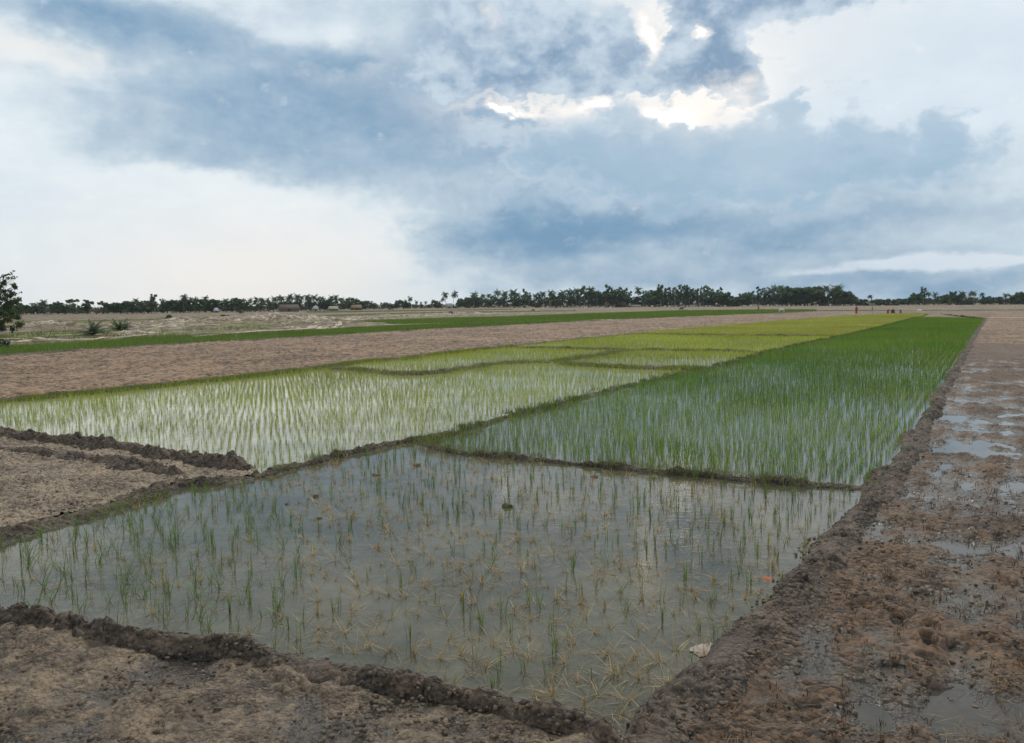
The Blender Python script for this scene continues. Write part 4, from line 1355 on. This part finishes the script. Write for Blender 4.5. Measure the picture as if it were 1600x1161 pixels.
for x, ty, k in SKY:
    z = next(z for lim, z in ZONES if x < lim)
    i_ = CNT[k, z] = CNT.get((k, z), 0) + 1
    lb_ = f'{KN[k]} in the {z}' if TOT[k, z] > 12 else f'{ORD[i_ - 1]} {KN[k]} from the left in the {z}'
    put_tree(x, ty - 1.5, k, lb_, f'{KN[k]}s in the {z}', back=rng.uniform(-5, 18), widen=1.1 if k == 'b' else 1.0)
# the ones that stand out
put_tree(121, 466, 'u', 'broad umbrella-shaped tree rising over the wood behind the shrubs')
put_tree(151, 469, 'u', 'smaller rounded spreading tree just beyond the umbrella-shaped one')
put_tree(242, 458, 'e', 'tall dark spiky-crowned tree, highest of the wood over the dry mounds', widen=1.2)
put_tree(697, 457, 'p', 'first of two lone tall palms, close beside the small pale house', widen=1.0)
put_tree(708, 456, 'p', 'second of the two lone tall palms, with a loosely drooping crown', widen=1.0)
put_tree(913, 445.5, 'e', 'pointed tall tree in mid skyline over the reddish hut and white animals')
put_tree(952, 443.5, 'e', 'tallest narrow tree at the end of the dark palm grove')
put_tree(1032, 443, 'e', 'tall thin-crowned tree at the start of the airy grove')
put_tree(1306, 445.5, 'p', 'ragged palm sticking out above the end of the isolated grove', widen=1.3)
put_tree(1357, 461, 'p', 'lone small palm over the low distant tree line', widen=1.2)
put_tree(1443, 448, 'e', 'tall narrow tree above the mixed clump by the huts')
put_tree(1489, 452, 'b', 'high round-headed tree on a thin trunk behind the huts', widen=.55)
# shorter trees behind, closing the wood
u = 0
for x in np.arange(-40, 1650, 10):
    if 1338 < x < 1425: continue
    near_top = min((abs(x - a_[0]), a_[1]) for a_ in SKY)[1]
    ty = near_top + (basey(x) - near_top) * rng.uniform(.18, .5)
    z = next(z for lim, z in ZONES if x < lim)
    put_tree(x + rng.uniform(-4, 4), ty, 'b', f'lower dark tree in the back row of the {z}', f'back-row trees of the {z}', back=22, widen=1.35)

for x in np.arange(392, 1340, 7.0):
    if 560 < x < 716 or 985 < x < 1196: continue
    z = next(z for lim, z in ZONES if x < lim)
    near_top = min((abs(x - a_[0]), a_[1]) for a_ in SKY)[1]
    put_tree(x + rng.uniform(-3, 3), near_top + (basey(x) - near_top) * rng.uniform(.12, .42), 'p', f'lower feathery palm among the taller trees of the {z}', f'lower palms of the {z}', back=rng.uniform(2, 14), widen=1.2)

# undergrowth at the wood's foot
A = Acc(); r3 = np.random.default_rng(5)
for x in np.arange(-60, 1680, 3.0):
    y0 = basey(x)
    p = G(x, y0) * (1 + (6 + r3.uniform(-3, 18)) / 450)
    hgt = r3.uniform(1.6, 4.0)
    if 1338 < x < 1425: hgt *= .7
    leafquads(A, [(p[0], p[1], hgt * .5)], [hgt * .8], 26, .9, [(.05, .075, .033), (.07, .085, .042), (.035, .055, .026), (.10, .095, .06)], r3, .6, .2)
tag(link('undergrowth', A.mesh('undergrowth'), M['leaf']), 'bushes and undergrowth along the foot of the wood', 'bushes', kind='stuff')

# ---- big bushy tree at the edge of the picture
def near_tree():
    r = np.random.default_rng(77)
    t = Acc(); c = Acc()
    t.tube([(0, 0, -.3), (.2, .1, 1.3), (.0, .2, 2.6)], [.3, .22, .18], 8, BARK)
    cen = []; rad = []
    for i in range(170):
        a_ = r.uniform(0, 6.28); z = r.uniform(.7, 6.6)
        q_ = 3.5 * (1 - abs(z - 3.0) / 5.4) ** .6 * r.random() ** .4 * (1.0 + .35 * math.sin(3 * a_ + z))
        if z < 2.0: q_ *= 1.12
        p = (q_ * math.cos(a_), q_ * math.sin(a_), z)
        cen.append(p); rad.append(r.uniform(.28, .62))
        t.tube([(0, .1, min(2.6, z * .6)), (p[0] * .55, p[1] * .55, z * .8), p], [.07, .04, .012], 4, BARK, cap=False)
    leafquads(c, cen, rad, 110, .27, [(.07, .115, .04), (.09, .13, .045), (.055, .09, .035), (.12, .13, .05)], r, .75, .1)
    # thin outer sprays
    for i in range(60):
        a_ = r.uniform(0, 6.28); z = r.uniform(2.5, 6.8)
        q_ = 3.0 * (1 - abs(z - 3.0) / 5.6) ** .6
        p0 = np.array([q_ * math.cos(a_), q_ * math.sin(a_), z]); dv = np.array([math.cos(a_), math.sin(a_), r.uniform(-.2, .6)]) * r.uniform(.8, 1.7)
        t.tube([tuple(p0 * .8), tuple(p0 + dv)], [.03, .008], 3, BARK, cap=False)
        for k in range(5):
            leafquads(c, [tuple(p0 + dv * (.2 + .2 * k))], [.16], 9, .2, [(.06, .10, .035), (.05, .085, .03)], r, .6, .0)
    return c, t


c, t = near_tree()
root = bpy.data.objects.new('bushy_tree', None); COL.objects.link(root)
g = G(-17, 527); root.location = (g[0], g[1], 0); root.scale = (.84, .84, .93)
link('crown', c.mesh('crown'), M['leaf'], root); link('trunk', t.mesh('trunk'), M['bark'], root)
tag(root, 'large bushy feathery-leaved tree cut off by the picture edge, nearest of all trees', 'tree')


def palm_shrub(px, py, H, seed, label, n_=34, wide=1.0):
    r = np.random.default_rng(seed)
    c = Acc(); t = Acc()
    for i in range(n_):
        frond(c, (r.normal(0, .08), r.normal(0, .08), .1), r.uniform(0, 6.28), H * r.uniform(.8, 1.25), r.uniform(.25, 1.35), r.uniform(.5, 1.1), .22 * wide,
              np.array([(.09, .13, .065), (.11, .145, .075), (.07, .105, .05)][r.integers(3)]), r, 6)
    t.tube([(0, 0, -.2), (0, 0, .18), (0, 0, .3)], [.22, .2, .1], 7, BARK)
    leafquads(c, [(0, 0, .35)], [.4], 60, .3, [(.03, .05, .02)], r)
    root = bpy.data.objects.new('palm_shrub', None); COL.objects.link(root)
    g = G(px, py); root.location = (g[0], g[1], .05)
    link('frond_tuft', c.mesh('frond_tuft'), M['leaf'], root); link('stump', t.mesh('stump'), M['bark'], root)
    tag(root, label, 'shrub')


palm_shrub(144, 524, 1.65, 1, 'dense dark wild palm shrub growing on a dark hump of earth')
palm_shrub(187, 518, 1.60, 2, 'greyer, wider wild palm shrub on the pale bank, second from the big tree', 40, 1.1)
palm_shrub(6, 545, .5, 3, 'small low green shrub in front of the bushy tree', 14)
# far small shrubs on the scrub
for (x, y, H, lb) in ((262, 500, 1.2, 'small dark bush on the yellow-green strip beyond the mounds'), (375, 491, 1.6, 'pale grey-green bush beside the distant red figure'),
                      (74, 492.5, 3.6, 'single dark bush standing forward of the far wood'), (610, 485.5, 1.8, 'dark round bush in the gap, in front of the scattered trees'),
                      (1485.5, 478, 3.0, 'lone dark bush standing in front of the huts')):
    r = np.random.default_rng(int(x)); c = Acc(); t = Acc()
    leafquads(c, [(r.normal(0, H * .25), r.normal(0, H * .25), H * r.uniform(.3, .75)) for _ in range(9)], [H * .3] * 9, 26, .4, DKG, r, .8, .1)
    t.tube([(0, 0, -.1), (0, 0, H * .5)], [.08, .04], 5, BARK)
    root = bpy.data.objects.new('bush', None); COL.objects.link(root); g = G(x, y); root.location = (g[0], g[1], 0)
    link('crown', c.mesh('crown'), M['leaf'], root); link('stem', t.mesh('stem'), M['bark'], root)
    tag(root, lb, 'bush')

# scattered grass on the scrub: lime patches and dry tufts
T_SC = [hill(r_, 8, (.15, .4), (0, .9), (0, .6), .09, 1, [(.15, .17, .05), (.11, .14, .04), (.2, .19, .08)], .35) for _ in range(6)]
LP = [GP(p) for p in ([(-80, 524), (60, 519), (200, 516), (235, 518), (150, 523), (0, 529), (-80, 533)],
                      [(235, 519), (300, 514), (420, 510), (430, 512.5), (330, 517), (240, 521)],
                      [(0, 504), (200, 499.5), (420, 496), (420, 497.5), (200, 501.5), (0, 506.5)],
                      [(300, 500), (470, 494), (640, 489), (900, 485), (900, 486), (640, 490.8), (480, 496.5), (300, 501.5)],
                      [(330, 510.5), (420, 505.5), (440, 508), (400, 511)], [(530, 505), (600, 500), (760, 495.5), (760, 497.5), (600, 504), (560, 506)],
                      [(480, 487), (800, 483.2), (800, 484.2), (480, 489)])]
def sheet(name, P, hf, mat, lift=.02, r0=45, r1=420):
    return patch(name, lambda x, y: inpoly(x, y, P), r0, r1, .008, -40, 40, .2, lambda X, Y: hf(X, Y) + lift, mat)


for P_ in LP: sheet('grass_field', P_ + 0, h_scrub, M['lime'], .03)
qs = []
for P_ in LP:
    q = lattice(P_, .8, .8, .3)
    if len(q) > 9000: q = q[rng.choice(len(q), 9000, False)]
    qs.append(q)
nn = 5000
pp = np.column_stack([rng.uniform(-60, 620, nn), rng.uniform(491, 536, nn)]); q = GP(pp); q = q[inpoly(q[:, 0], q[:, 1], P_K) & (fbm(q[:, 0], q[:, 1], 9, 3, 45) > .05)]
qs.append(q)
q = np.concatenate(qs); q = q[in_view(q)]
S = scatter(T_SC, np.column_stack([q, h_scrub(q[:, 0], q[:, 1])]), rng.uniform(0, 6.28, len(q)), rng.uniform(.5, 1.2, len(q)), np.ones((len(q), 3)) * rng.uniform(.7, 1.2, (len(q), 1)), rng.integers(0, 6, len(q)))
tag(link('scrub_grass', S.mesh('scrub_grass'), M['rice']), 'thin yellow-green grass in patches over the distant dry land', 'grass', kind='stuff')


# pale track between the mounds, and the bare line between the two green strips
for pts_, w_ in (([(300, 527.5), (400, 519), (480, 515), (520, 510.5), (532, 507.5), (520, 505.5), (480, 504.5)], .9), ([(600, 508.2), (700, 506.2), (800, 503.5), (900, 501.4), (960, 500)], .8),
                 ([(-60, 533), (20, 531), (120, 533), (180, 529), (230, 524)], .5), ([(250, 505), (330, 502.5), (400, 500.2), (440, 500.8)], 1.4), ([(560, 496.2), (660, 493.6), (760, 490.6), (780, 490.7)], 1.2),
                 ([(1541, 497.6), (1600, 497.8), (1700, 498)], .6), ([(560, 489), (700, 486), (800, 485.0)], 1.0)):
    C = resample(GP(pts_), lambda r: .6)
    T = np.gradient(C, axis=0); T /= np.hypot(*T.T)[:, None]; N = np.stack([T[:, 1], -T[:, 0]], -1)
    u_ = np.linspace(-1, 1, 6)
    ww = w_ * (1 + .8 * fbm(C[:, 0], C[:, 1], 4, 3, 12))
    X = C[:, 0, None] + N[:, 0, None] * u_ * ww[:, None] / 2; Y = C[:, 1, None] + N[:, 1, None] * u_ * ww[:, None] / 2
    Z = np.maximum(h_scrub(X, Y), 0) + .10 + .05 * (1 - u_ ** 2)
    idx = np.arange(X.size).reshape(X.shape)
    Q = np.stack([idx[:-1, :-1], idx[:-1, 1:], idx[1:, 1:], idx[1:, :-1]], -1).reshape(-1, 4)[:, ::-1]
    tag(link('path', mesh_np('path', np.stack([X.ravel(), Y.ravel(), Z.ravel()], -1), Q, smooth=True), M['track']), kind='structure')

# ------------------------------------------------------------------ huts, walls
THATCH = (.17, .12, .075); MUDW = (.22, .16, .115); TIN = (.26, .265, .27); LIMEW = (.40, .38, .34); REDW = (.25, .12, .075)


def hut(px, py, w, h, d, wall, roof, label, name='hut', back=0.0, pitch=.55, rot=0.0):
    g = G(px, py); g = g * (1 + back / math.hypot(*g))
    root = bpy.data.objects.new(name, None); COL.objects.link(root); root.location = (g[0], g[1], -.05)
    root.rotation_euler = (0, 0, -math.atan2(g[0], g[1]) + rot)
    wh = h * (1 - pitch)
    A = Acc()
    dw = min(.9, w * .22); dh = min(wh * .86, 1.9)
    xs = [(-w / 2, -dw / 2), (dw / 2, w / 2)]
    for a0, a1 in xs: A.box(((a0 + a1) / 2, -d / 2 + .08, wh / 2), (a1 - a0, .16, wh), wall)
    A.box((0, -d / 2 + .08, (dh + wh) / 2), (dw - .004, .15, wh - dh), wall)
    A.box((0, d / 2 - .08, wh / 2), (w, .16, wh), wall)
    for s_ in (-1, 1): A.box((s_ * (w / 2 - .08), 0, wh / 2), (.155, d - .33, wh - .004), wall)
    link('wall', A.mesh('wall'), M['paint'], root)
    A = Acc(); A.box((0, -d / 2 + .14, dh / 2), (dw - .02, .05, dh - .01), (.06, .045, .035)); link('door', A.mesh('door'), M['paint'], root)
    A = Acc(); o = .45
    V = [(-w / 2 - o, -d / 2 - o, wh - .2), (w / 2 + o, -d / 2 - o, wh - .2), (w / 2 + o, d / 2 + o, wh - .2), (-w / 2 - o, d / 2 + o, wh - .2), (-w / 2 + .3, 0, h), (w / 2 - .3, 0, h)]
    V += [(x, y, z - .14) for x, y, z in V]
    F4 = [(0, 1, 5, 4), (2, 3, 4, 5), (6, 10, 11, 7), (8, 11, 10, 9), (0, 6, 7, 1), (1, 7, 8, 2), (2, 8, 9, 3), (3, 9, 6, 0)]
    A.add(V, F4, [(3, 0, 4), (1, 2, 5), (9, 10, 6), (7, 11, 8)], roof)
    link('roof', A.mesh('roof'), M['paint'], root)
    tag(root, label, 'hut' if name == 'hut' else 'house')


hut(452, 487, 9, 3.4, 5, MUDW, (.10, .075, .06), 'long low dark thatched hut at the foot of the palm grove')
hut(493, 486, 2.6, 2.6, 3, LIMEW, TIN, 'tiny pale shed right of the long thatched hut')
hut(521, 485.5, 5, 2.4, 3, MUDW, (.30, .26, .20), 'low pale-roofed hut in the palm grove, fourth building along the wood')
hut(557, 484.5, 6, 3.0, 4, REDW, THATCH, 'brown hut under the last round trees before the gap')
hut(338, 488.6, 1.9, 2.2, 2.2, (.16, .19, .22), (.30, .31, .32), 'small bluish house with a white roof glinting from the wood', name='house', back=6)
hut(702, 482, 4.4, 3.4, 3.4, LIMEW, TIN, 'small pale house beside the two lone tall palms', name='house')
hut(712, 481.5, 3, 2.6, 3, LIMEW, (.55, .55, .54), 'lowest white outbuilding just right of the two lone palms')
hut(731, 481, 4, 3, 3, (.30, .22, .17), (.28, .24, .2), 'small brownish hut under trees left of the taller palm row')
hut(838, 480.5, 5, 3.4, 4, MUDW, (.30, .15, .09), 'reddish thatched hut at the foot of the dark grove, behind the first white animal')
hut(952, 480.2, 5, 4.2, 4, (.33, .21, .14), (.24, .14, .085), 'taller reddish-brown hut below the tallest narrow tree')
hut(970, 480, 6, 3.6, 4, MUDW, (.14, .12, .10), 'grey-brown hut right of the taller reddish-brown hut')
hut(1122, 479, 3, 2.4, 3, LIMEW, (.35, .28, .22), 'small pale hut under the last trees of the airy grove')
hut(1146, 478.8, 8, 2.8, 4, (.24, .15, .105), (.20, .13, .09), 'wide brown hut in the gap right of the airy grove')
hut(1286, 477.5, 5, 4.4, 4, (.30, .23, .17), (.22, .17, .13), 'gabled brown hut standing among the trunks of the isolated grove')
hut(1506, 476, 9, 4.8, 5, (.12, .10, .08), (.36, .32, .28), 'wide pale-roofed hut in front of the far right palms')
hut(1517.5, 475.8, 4, 2.6, 3, LIMEW, (.40, .38, .35), 'low pale hut just right of the wide pale-roofed hut')
hut(1537, 475.6, 3, 2.6, 3, (.62, .62, .60), TIN, 'small whitish hut, second right of the wide pale-roofed hut')
hut(1566, 475.4, 4, 2.4, 3, (.55, .53, .50), (.55, .55, .53), 'low whitish hut, farthest to the right along the tree line')
hut(1590, 475.3, 8, 2.4, 4, (.14, .11, .09), (.12, .10, .085), 'long dark low hut under the last trees at the picture edge')


def low_wall(x0, x1, y, h, col, label):
    a_, b_ = G(x0, y), G(x1, y); d = b_ - a_; L = math.hypot(*d)
    A = Acc(); A.box((0, 0, h / 2), (L, .35, h), col); A.box((0, 0, h + .05), (L + .1, .45, .1), np.array(col) * .8)
    o = link('wall', A.mesh('wall'), M['paint']); o.location = (*((a_ + b_) / 2), -.05); o.rotation_euler = (0, 0, math.atan2(d[1], d[0]))
    tag(o, label, 'wall')


low_wall(980, 1001, 480, 1.5, (.42, .36, .28), 'pale mud wall closing the gap between the dark grove and the airy grove')
low_wall(1337, 1375, 477.5, 1.2, (.36, .30, .24), 'long pale mud wall below the low distant tree line')
low_wall(1383, 1404, 477.3, 1.2, (.38, .32, .26), 'shorter pale mud wall behind the white-shirted worker')


# ------------------------------------------------------------------ people and cattle
def skinned(name, joints, edges, root=0, sub=1):
    """one continuous body grown round a skeleton of (position, radius) joints"""
    me = bpy.data.meshes.new(name)
    me.from_pydata([j[0] for j in joints], edges, [])
    o = bpy.data.objects.new(name, me); COL.objects.link(o)
    m = o.modifiers.new('skin', 'SKIN')
    m.use_smooth_shade = True
    for i, j in enumerate(joints):
        r_j = j[1] if isinstance(j[1], tuple) else (j[1], j[1])
        me.skin_vertices[0].data[i].radius = r_j
        me.skin_vertices[0].data[i].use_root = i == root
    o.modifiers.new('sub', 'SUBSURF').levels = sub
    dg = bpy.context.evaluated_depsgraph_get()
    out = bpy.data.meshes.new_from_object(o.evaluated_get(dg))
    bpy.data.objects.remove(o)
    return out


def colour(me, c):
    at = me.attributes.get('tint') or me.attributes.new('tint', 'FLOAT_COLOR', 'POINT')
    at.data.foreach_set('color', np.tile(np.array([*c, 1.0], np.float32), len(me.vertices)))
    me.materials.clear(); me.materials.append(M['paint'])
    return me


SKINC = (.16, .085, .05)


def person(px, py, facing, pose, shirt, lower, label, held=None, hgt=1.62, hairc=(.015, .012, .01)):
    k = hgt / 1.65
    if pose == 'bend':
        pel = (0, 0, .84); chest = (.34, 0, .98); neck = (.48, 0, .92); head = (.60, 0, .84); hipz = .84
        sh = [(.42, .17, .94), (.42, -.17, .94)]; elb = [(.46, .20, .66), (.50, -.19, .66)]; wr = [(.55, .12, .42), (.60, -.08, .42)]
        kn = [(.06, .11, .46), (.02, -.12, .46)]; an = [(-.04, .12, .07), (-.02, -.13, .07)]
    elif pose == 'crouch':
        pel = (0, 0, .34); chest = (.26, 0, .66); neck = (.34, 0, .78); head = (.40, 0, .92); hipz = .34
        sh = [(.32, .17, .74), (.32, -.17, .74)]; elb = [(.44, .19, .52), (.44, -.19, .52)]; wr = [(.58, .10, .34), (.58, -.10, .34)]
        kn = [(.36, .16, .48), (.36, -.16, .48)]; an = [(.10, .14, .07), (.10, -.14, .07)]
    elif pose == 'walk':
        pel = (0, 0, .88); chest = (.02, 0, 1.22); neck = (.03, 0, 1.40); head = (.05, 0, 1.54); hipz = .88
        sh = [(.02, .18, 1.34), (.02, -.18, 1.34)]; elb = [(-.10, .22, 1.08), (.10, -.22, 1.08)]; wr = [(-.06, .22, .84), (.24, -.19, .88)]
        kn = [(.16, .10, .48), (-.04, -.10, .47)]; an = [(.20, .10, .07), (-.28, -.10, .10)]
    else:
        pel = (0, 0, .88); chest = (0, 0, 1.22); neck = (.01, 0, 1.40); head = (.02, 0, 1.54); hipz = .88
        sh = [(0, .18, 1.34), (0, -.18, 1.34)]; elb = [(.02, .24, 1.08), (.04, -.25, 1.08)]; wr = [(.16, .18, .88), (.20, -.14, .92)]
        kn = [(.02, .10, .47), (.02, -.10, .47)]; an = [(-.02, .11, .07), (-.02, -.11, .07)]
    up = lambda a_, b_, t: tuple(a_[i] + (b_[i] - a_[i]) * t for i in range(3))
    J = [(pel, (.13, .15)), (up(pel, chest, .5), (.115, .13)), (chest, (.12, .16)), (neck, .055), (up(neck, head, .55), .07), (head, (.095, .08)), (up(neck, head, 1.65), .06)]
    E = [(0, 1), (1, 2), (2, 3), (3, 4), (4, 5), (5, 6)]
    for s_ in (0, 1):
        b0 = len(J)
        J += [(sh[s_], .062), (elb[s_], .045), (wr[s_], .030), (up(elb[s_], wr[s_], 1.28), (.035, .02)), (up(elb[s_], wr[s_], 1.55), (.018, .012))]
        E += [(2, b0), (b0, b0 + 1), (b0 + 1, b0 + 2), (b0 + 2, b0 + 3), (b0 + 3, b0 + 4)]
        b0 = len(J); f_ = an[s_]
        J += [((pel[0] + .0, .09 * (1 - 2 * s_), hipz - .04), .085), (kn[s_], .058), (up(kn[s_], f_, .35), .056), (f_, .036), ((f_[0] + .14, f_[1], .03), (.04, .025))]
        E += [(0, b0), (b0, b0 + 1), (b0 + 1, b0 + 2), (b0 + 2, b0 + 3), (b0 + 3, b0 + 4)]
    root = bpy.data.objects.new('person', None); COL.objects.link(root)
    g = G(px, py); root.location = (g[0], g[1], .02); root.rotation_euler = (0, 0, facing); root.scale = (k, k, k)
    link('body', colour(skinned('body', J, E), SKINC), None, root)
    # shirt: torso and upper sleeves, a little wider than the body
    J2 = [(up(pel, chest, .05), (.155, .175)), (up(pel, chest, .5), (.14, .155)), (up(pel, chest, 1.05), (.145, .185)), (up(chest, neck, .75), .075)]
    E2 = [(0, 1), (1, 2), (2, 3)]
    for s_ in (0, 1):
        b0 = len(J2); J2 += [(sh[s_], .082), (up(sh[s_], elb[s_], .8), .068)]; E2 += [(2, b0), (b0, b0 + 1)]
    link('shirt', colour(skinned('shirt', J2, E2), shirt), None, root)
    # wrapped cloth round the legs: one sleeve of cloth enclosing both thighs down to mid calf
    A = Acc(); n_ = 14; rings = []
    kc = tuple((kn[0][i] + kn[1][i]) / 2 for i in range(3)); ac = tuple((an[0][i] + an[1][i]) / 2 for i in range(3))
    lv = [(up(pel, chest, .12), .165, .20), (pel, .185, .215), (up(pel, kc, .5), .17, .21), (kc, .16 + abs(kn[0][0] - kn[1][0]) * .4, .20), (up(kc, ac, .65), .15 + abs(an[0][0] - an[1][0]) * .35, .19)]
    V = []
    for (c_, rx, ry) in lv:
        for q in range(n_):
            t = 2 * math.pi * q / n_; f_ = 1 + .06 * math.cos(5 * t)
            V.append((c_[0] + rx * f_ * math.cos(t), c_[1] + ry * f_ * math.sin(t), c_[2]))
    A.add(V, [(i * n_ + q, i * n_ + (q + 1) % n_, (i + 1) * n_ + (q + 1) % n_, (i + 1) * n_ + q) for i in range(4) for q in range(n_)], None, lower)
    link('waist_cloth', A.mesh('waist_cloth', True), M['paint'], root)
    hv = up(neck, head, 1.15)
    H_ = [((hv[0] - .025, 0, hv[2] + .02), (.095, .088)), ((hv[0] - .04, 0, hv[2] + .09), (.075, .07))]
    link('hair', colour(skinned('hair', H_, [(0, 1)]), hairc), None, root)
    tag(root, label, 'person')
    return root


person(1338, 491.3, 1.4, 'stand', (.36, .055, .02), (.32, .05, .02), 'person in a long red-orange garment standing at the head of the yellow paddy', hgt=1.75)
person(1363, 491.0, 2.6, 'stand', (.28, .17, .15), (.40, .38, .36), 'person in a dusty pink top and pale waist cloth standing second along the far bund')
person(1387, 491.0, .5, 'bend', (.33, .06, .03), (.25, .05, .03), 'person in red clothes bent low over the seedbed')
person(1393.5, 490.8, .3, 'bend', (.05, .045, .06), (.10, .06, .05), 'person in dark clothes bending beside the one bent in red')
person(1398, 490.8, 2.9, 'crouch', (.06, .05, .05), (.30, .10, .06), 'person crouching in dark top and reddish cloth, close to the white-shirted one')
person(1407.3, 491.0, 2.0, 'walk', (.72, .70, .68), (.16, .13, .12), 'person in a white shirt walking along the far bund')
person(1185, 485.6, 1.0, 'stand', (.45, .09, .05), (.12, .09, .08), 'lone distant person in red near the end of the far green strip')
person(380.5, 489.8, 1.0, 'stand', (.40, .06, .04), (.20, .06, .05), 'tiny far-off person in red before the wood over the mounds')
person(1552, 476.8, 2.0, 'walk', (.14, .10, .09), (.12, .09, .08), 'dark tiny person walking near the whitish huts')


def cow(px, py, facing, col, label, group=None, L=1.0, graze=True, first={}):
    key = graze
    if key not in first:
        hd = (.98, 0, .42) if graze else (1.02, 0, 1.42)
        mz = (1.10, 0, .20) if graze else (1.24, 0, 1.30)
        nk = (.80, 0, .88) if graze else (.82, 0, 1.22)
        J = [((0, 0, .98), (.27, .30)), ((-.55, 0, 1.04), (.23, .25)), ((-.72, 0, 1.10), (.12, .14)), ((.45, 0, 1.02), (.24, .29)), ((.52, 0, 1.22), (.12, .14)), (nk, (.12, .15)), (hd, (.10, .12)), (mz, (.065, .07)),
             ((-.80, 0, 1.02), .035), ((-.86, 0, .70), .022), ((-.86, 0, .42), .03)]
        E = [(0, 1), (1, 2), (0, 3), (3, 4), (3, 5), (5, 6), (6, 7), (2, 8), (8, 9), (9, 10)]
        for s_ in (-1, 1):
            b0 = len(J)
            J += [((.46, s_ * .15, .78), .10), ((.48, s_ * .16, .42), .052), ((.46, s_ * .16, .10), .04), ((.49, s_ * .16, .02), .05)]
            E += [(3, b0), (b0, b0 + 1), (b0 + 1, b0 + 2), (b0 + 2, b0 + 3)]
            b0 = len(J)
            J += [((-.50, s_ * .16, .76), .12), ((-.68, s_ * .17, .46), .055), ((-.62, s_ * .17, .12), .04), ((-.58, s_ * .17, .02), .05)]
            E += [(1, b0), (b0, b0 + 1), (b0 + 1, b0 + 2), (b0 + 2, b0 + 3)]
            b0 = len(J)
            J += [((hd[0] - .06, s_ * .17, hd[2] + .10), (.02, .045))]; E += [(6, b0)]
        A = Acc()
        for s_ in (-1, 1):
            A.tube([(hd[0] - .02, s_ * .07, hd[2] + .10), (hd[0] - .06, s_ * .16, hd[2] + .24), (hd[0] - .02, s_ * .15, hd[2] + .36)], [.025, .018, .006], 5, (.10, .09, .08))
        first[key] = (skinned('body', J, E), A.mesh('horns'))
    bm_, hm = first[key]
    root = bpy.data.objects.new('cow', None); COL.objects.link(root)
    g = G(px, py); root.location = (g[0], g[1], .02); L *= .72
    root.rotation_euler = (0, 0, facing); root.scale = (L, L, L)
    link('body', colour(bm_.copy(), col), None, root)
    h_ = link('horns', hm, M['paint'], root)
    tag(root, label, 'cow', group)


WH = (.62, .60, .56)
cow(1221, 488.8, .1, WH, 'white cow grazing alone at the end of the green strip, largest of the animals', L=1.15)
cow(833.5, 482.6, .2, WH, 'white animal in front of the reddish thatched hut', L=.9)
cow(848.5, 482.0, 2.9, WH, 'white animal grazing second from the reddish thatched hut', L=.8)
cow(833, 487.0, .4, (.05, .035, .03), 'dark animal grazing nearest the far edge of the wide green strip', L=.9)
cow(869.5, 482.6, 3.0, (.14, .07, .04), 'reddish-brown cow grazing before the dark grove', L=.95)
cow(898.5, 482.2, .3, (.50, .36, .24), 'tan cow grazing in front of the pointed tall tree', L=1.0)
cow(915, 482.3, 2.9, WH, 'white cow grazing just right of the tan cow', L=1.0)
cow(927, 482.0, 1.8, WH, 'small white animal between two bigger white cows', L=.75)
cow(940.5, 482.0, .1, WH, 'white cow grazing left of the taller reddish-brown hut', L=1.0)
cow(954, 482.4, 3.1, WH, 'white cow in front of the taller reddish-brown hut', L=1.1)
cow(1065, 486.0, .1, (.045, .035, .03), 'black buffalo standing at the back of the green strip below the airy grove', L=1.25, graze=False)
cow(1072, 486.2, .2, (.50, .44, .36), 'pale calf right behind the black buffalo', L=.85)
cow(1436.5, 488.3, 2.4, (.72, .70, .68), 'white animal on the bare brown field right of the workers', L=.8)
cow(704.5, 491.4, .2, (.04, .03, .028), 'dark cow lying low before the two lone palms', L=.95)

# ------------------------------------------------------------------ light haze in the air over the plain
hm_, b = newmat('haze')
pv = b.n('ShaderNodeVolumePrincipled')
pv.inputs['Color'].default_value = (.80, .88, .96, 1)
pv.inputs['Density'].default_value = 0.00009
pv.inputs['Anisotropy'].default_value = .1
out = b.n('ShaderNodeOutputMaterial'); b.put(out.inputs['Volume'], pv.outputs[0])
A = Acc(); A.box((0, 320, 9), (1300, 900, 20.4), (1, 1, 1))
hz = link('haze', A.mesh('haze'), hm_)
tag(hz, kind='stuff')
